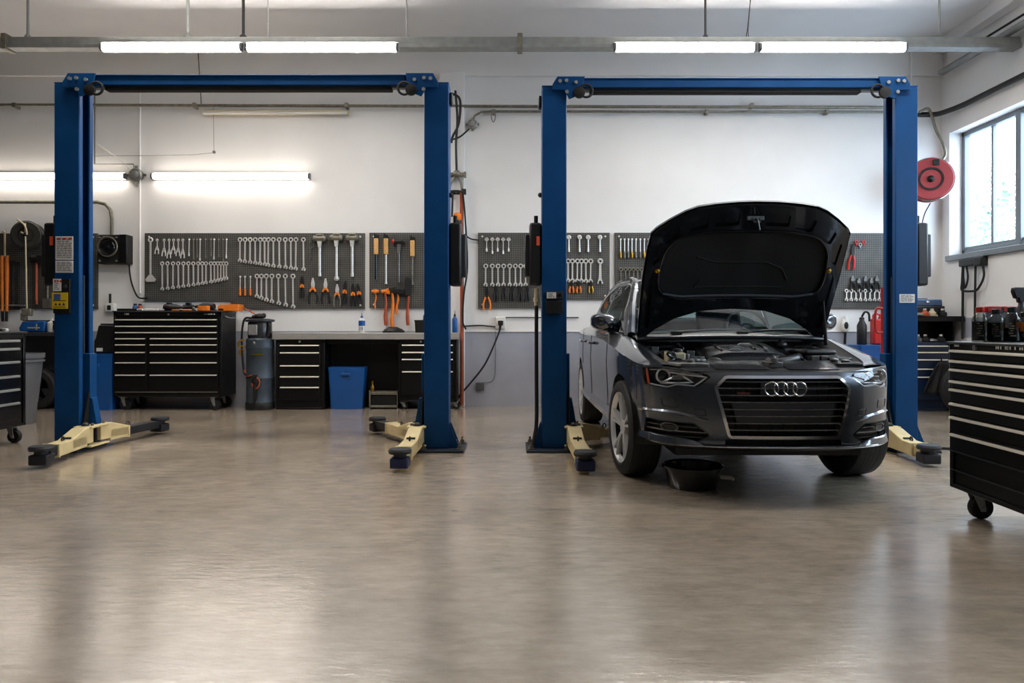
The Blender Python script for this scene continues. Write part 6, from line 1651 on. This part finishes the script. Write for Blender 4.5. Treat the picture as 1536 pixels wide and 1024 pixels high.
# --- wheels
def wheel(s, yc):
    w = .235; xo = .918
    o = MB().lathe([(.255, -.10), (.275, -.117), (.33, -.112), (.345, -.10), (.35, -.07), (.35, .07), (.345, .10), (.33, .112), (.275, .117), (.255, .10), (.25, 0)], 56, axis='x', close=True)
    X = Matrix.Translation((s * (xo - w / 2), yc, WR))
    wh = bpy.data.objects.new('wheel', None); COL.objects.link(wh); wh.parent = car; wh.location = (s * (xo - w / 2), yc, WR); wh.rotation_euler[2] = math.radians(6) if yc < 2 else 0
    ty = o.build('tyre', 'tyre_rubber', wh)
    b = MB()
    for q in (-.045, -.015, .015, .045): b.lathe([(.3495, q - .005), (.3515, q), (.3495, q + .005)], 56, axis='x', cap=False)
    b.build('tread_groove', 'black_rubber', wh)
    MB().lathe([(.25, -.09), (.235, -.085), (.225, -.05), (.225, .085)], 48, axis='x', cap=False).build('rim_barrel', 'dark_metal', wh)
    S = lambda x: s * x
    r = MB().lathe([(.228, S(.082)), (.24, S(.10)), (.262, S(.113)), (.262, S(.104)), (.245, S(.09))], 56, axis='x', cap=False)
    S = lambda x: s * x
    for k in range(5):
        for d in (-.16, .16):
            a = 2 * PI * k / 5 + d + .3; a2 = 2 * PI * k / 5 + d * .55 + .3
            X0 = S(.070); X1 = S(.100)
            def P(rr, ang, x, wv): 
                c, sn = math.cos(ang), math.sin(ang); return [(x, rr * c - wv * sn, rr * sn + wv * c), (x, rr * c + wv * sn, rr * sn - wv * c)]
            A = P(.05, a2, S(.090), .011); B = P(.15, (a + a2) / 2, S(.104), .008); C = P(.243, a, S(.110), .011)
            A2 = P(.05, a2, S(.05), .013); B2 = P(.15, (a + a2) / 2, S(.06), .010); C2 = P(.243, a, S(.07), .013)
            r.add(A + B + C + A2 + B2 + C2, [(0, 1, 3, 2), (2, 3, 5, 4), (0, 2, 8, 6), (2, 4, 10, 8), (1, 7, 9, 3), (3, 9, 11, 5)])
    r.lathe([(.062, S(.05)), (.062, S(.085)), (.05, S(.092)), (.035, S(.086)), (0, S(.086))], 24, axis='x')
    r.build('rim', 'rim_silver', wh, angle=35)
    MB().lathe([(.05, S(.01)), (.16, S(.01)), (.16, S(.03)), (.05, S(.03))], 36, axis='x', close=True).build('brake_disc', 'dark_metal', wh)
    MB().cyl((-.1 * s, 0, 0), (.0, 0, 0), .22, n=24).build('wheel_hub', 'bay_black', wh)
for s in (-1, 1):
    for yc in (WYF, WYR): wheel(s, yc)
# --- raised hood
AL = math.radians(56.5)
HV = Vector((0, -math.cos(AL), math.sin(AL))); HN = Vector((0, math.sin(AL), math.cos(AL))); H0 = Vector((.012, 1.24, 1.035))
def HS(u, v, off=0.0):
    d = -.055 * (u / .75) ** 2 - .09 * sstep(.75, 1.3, v) ** 1.5 + .03 * math.sin(PI * min(1, max(0, v / 1.2)))
    return H0 + Vector((u, 0, 0)) + HV * v + HN * (d + off)
hh = [(0, .25), (.25, .235), (.45, .175), (.60, .085), (.69, .01), (.735, .0), (.742, .25), (.745, .55), (.735, .80), (.722, .93), (.69, .975), (.60, 1.05), (.50, 1.12), (.42, 1.155), (.30, 1.175), (.15, 1.188), (0, 1.192)]
ho = hh[1:-1] + [hh[-1]] + [(-u, v) for (u, v) in reversed(hh[1:-1])] + [hh[0]]
b = MB(); drape(b, ho, [], lambda u, v: HS(u, v, .0), .05); hem(b, ho, lambda u, v: HS(u, v, 0), lambda u, v: HS(u, v, -.022), .04)
hood = b.build('hood', 'car_paint', car, angle=40)
hi = off_in(ho, .016 * (1 if area(ho) > 0 else -1))
def mirror(P): return P + [(-u, v) for (u, v) in reversed(P)]
linr = roundpoly(mirror([(.46, .365), (.61, .43), (.628, .57), (.60, .78), (.51, .89), (.30, .935)]), .09, 5)
# inner frame stands proud of the skin, with recesses pressed into it
rec = [roundpoly(mirror([(.04, .985), (.05, 1.09), (.04, 1.10)])[:0] or [(.09, .985), (.27, .975), (.25, 1.085), (.11, 1.10)], .02, 3),
       roundpoly([(.31, .965), (.44, .93), (.45, 1.04), (.34, 1.08)], .02, 3), roundpoly([(.50, .90), (.60, .83), (.62, .93), (.53, 1.0)], .02, 3),
       roundpoly([(.655, .12), (.69, .12), (.695, .55), (.665, .62)], .012, 3), roundpoly([(.63, .70), (.68, .66), (.685, .84), (.635, .86)], .015, 3)]
holes = [linr] + rec + [[(-u, v) for u, v in r] for r in rec]
IN = lambda u, v: HS(u, v, -.045)
b = MB(); drape(b, hi, holes, IN, .04)
hem(b, hi, IN, lambda u, v: HS(u, v, -.018), .04)
for r in holes: hem(b, r, IN, lambda u, v: HS(u, v, -.024), .03)
inner = b.build('hood_inner_frame', 'hood_under', hood, angle=35)
b = MB(); drape(b, hi, [], lambda u, v: HS(u, v, -.024), .06); b.build('hood_inner_skin', 'hood_under', hood)
l2 = off_in(linr, .014 * (1 if area(linr) > 0 else -1))
def LN(u, v): return HS(u, v, -.052 + .010 * sstep(.0, .3, abs(u) / .6) - .006 * math.cos(u * 9) * math.sin(v * 8))
b = MB(); drape(b, l2, [], LN, .04); hem(b, l2, LN, lambda u, v: HS(u, v, -.022), .04)
for (x0, v0, x1, v1) in ((-.35, .72, -.2, .67), (-.2, .67, .18, .67), (.18, .67, .3, .62), (.3, .62, .36, .52), (-.34, .46, .34, .46), (-.3, .52, -.34, .46)):
    b.tube([LN(x0 + (x1 - x0) * k / 5, v0 + (v1 - v0) * k / 5) for k in range(6)], .006, 6)
b.build('hood_liner', 'liner_felt', hood)
MB().tube([HS(u, v, -.047) for (u, v) in dens(linr, .03)], .0095, 8, closed=True).build('liner_edge', 'hood_under', hood)
MB().grid([[HS(u, .372 + .06 * max(0, abs(u) - .42) ** 1.3 * 6 + dv, -.048 - .010 * (dv > 0) * (dv < .03)) for dv in (0, .012, .028)] for u in [-.57 + 1.14 * k / 30 for k in range(31)]]).build('liner_lower_trim', 'trim_grey', hood)
c = HS(.0, 1.06, -.06)
MB().tube([c + Vector((-.03, 0, 0)), c + Vector((-.02, -.04, -.03)), c + Vector((.02, -.04, -.03)), c + Vector((.03, 0, 0))], .007, 8).tube([c, c + Vector((.0, -.05, -.02)), c + Vector((.01, -.06, -.09))], .006, 8).box(c.x - .06, c.x + .06, c.y - .012, c.y + .012, c.z - .012, c.z + .015).build('latch_striker', 'bay_metal', hood)
for (u, v) in ((.64, .62), (-.64, .62)):
    p = HS(u, v, -.05); MB().ball(p, .02).build('rubber_buffer', 'brass', hood)
for s in (-1, 1):
    p = HS(s * .69, .03, -.03)
    MB().tube([(s * .70, 1.16, .99), (s * .69, 1.2, 1.03), p], .014, 8).build('hood_hinge', 'bay_satin', hood)
MB().cyl((.70, 1.0, .96), HS(.66, .36, -.05), .009, n=8).cyl((.70, 1.0, .96), Vector((.70, 1.0, .96)).lerp(HS(.66, .36, -.05), .55), .014, n=8).build('gas_strut', 'bay_satin', hood)
# ------------------------------------------------------------------ light and camera
w = bpy.data.worlds.new('daylight'); bpy.context.scene.world = w; w.use_nodes = True
bg = w.node_tree.nodes['Background']; bg.inputs[0].default_value = (.72, .86, 1.0, 1); bg.inputs[1].default_value = 11.0
def area_light(name, loc, rot, sx, sy, power, col, portal=False):
    l = bpy.data.lights.new(name, 'AREA'); l.shape = 'RECTANGLE'; l.size = sx; l.size_y = sy; l.energy = power; l.color = col
    if portal: l.cycles.is_portal = True
    o = bpy.data.objects.new(name, l); COL.objects.link(o); o.location = loc; o.rotation_euler = rot
    return o
for (y0, y1, z0, z1) in WIN:
    area_light('window_portal', (RX + .3, (y0 + y1) / 2, (z0 + z1) / 2), (0, PI / 2, 0), z1 - z0, y1 - y0, 10, (1, 1, 1), True)
# unseen area lights added above the lifts to brighten floor and walls
for (x, y, p) in ((-2.6, 6.0, 55), (3.0, 5.4, 60)):
    area_light('fill_light', (x, y, 4.5), (0, 0, 0), 3.0, .12, p, (1.0, .96, .90))
cam = bpy.data.cameras.new('camera'); co = bpy.data.objects.new('camera', cam); COL.objects.link(co)
cam.sensor_width = 36; cam.lens = FPX / 1536 * 36; cam.shift_x = 0; cam.shift_y = (HY - 512) / 1536; cam.clip_end = 200
co.location = (0, 0, CAMZ); co.rotation_euler = (PI / 2, 0, 0)
sc = bpy.context.scene; sc.camera = co
sc.view_settings.view_transform = 'Standard'; sc.view_settings.look = 'None'; sc.view_settings.gamma = 1; sc.view_settings.exposure = 0.45
sc.cycles.max_bounces = 10; sc.cycles.transparent_max_bounces = 16; sc.cycles.sample_clamp_indirect = 8
sc.cycles.caustics_reflective = False; sc.cycles.caustics_refractive = False
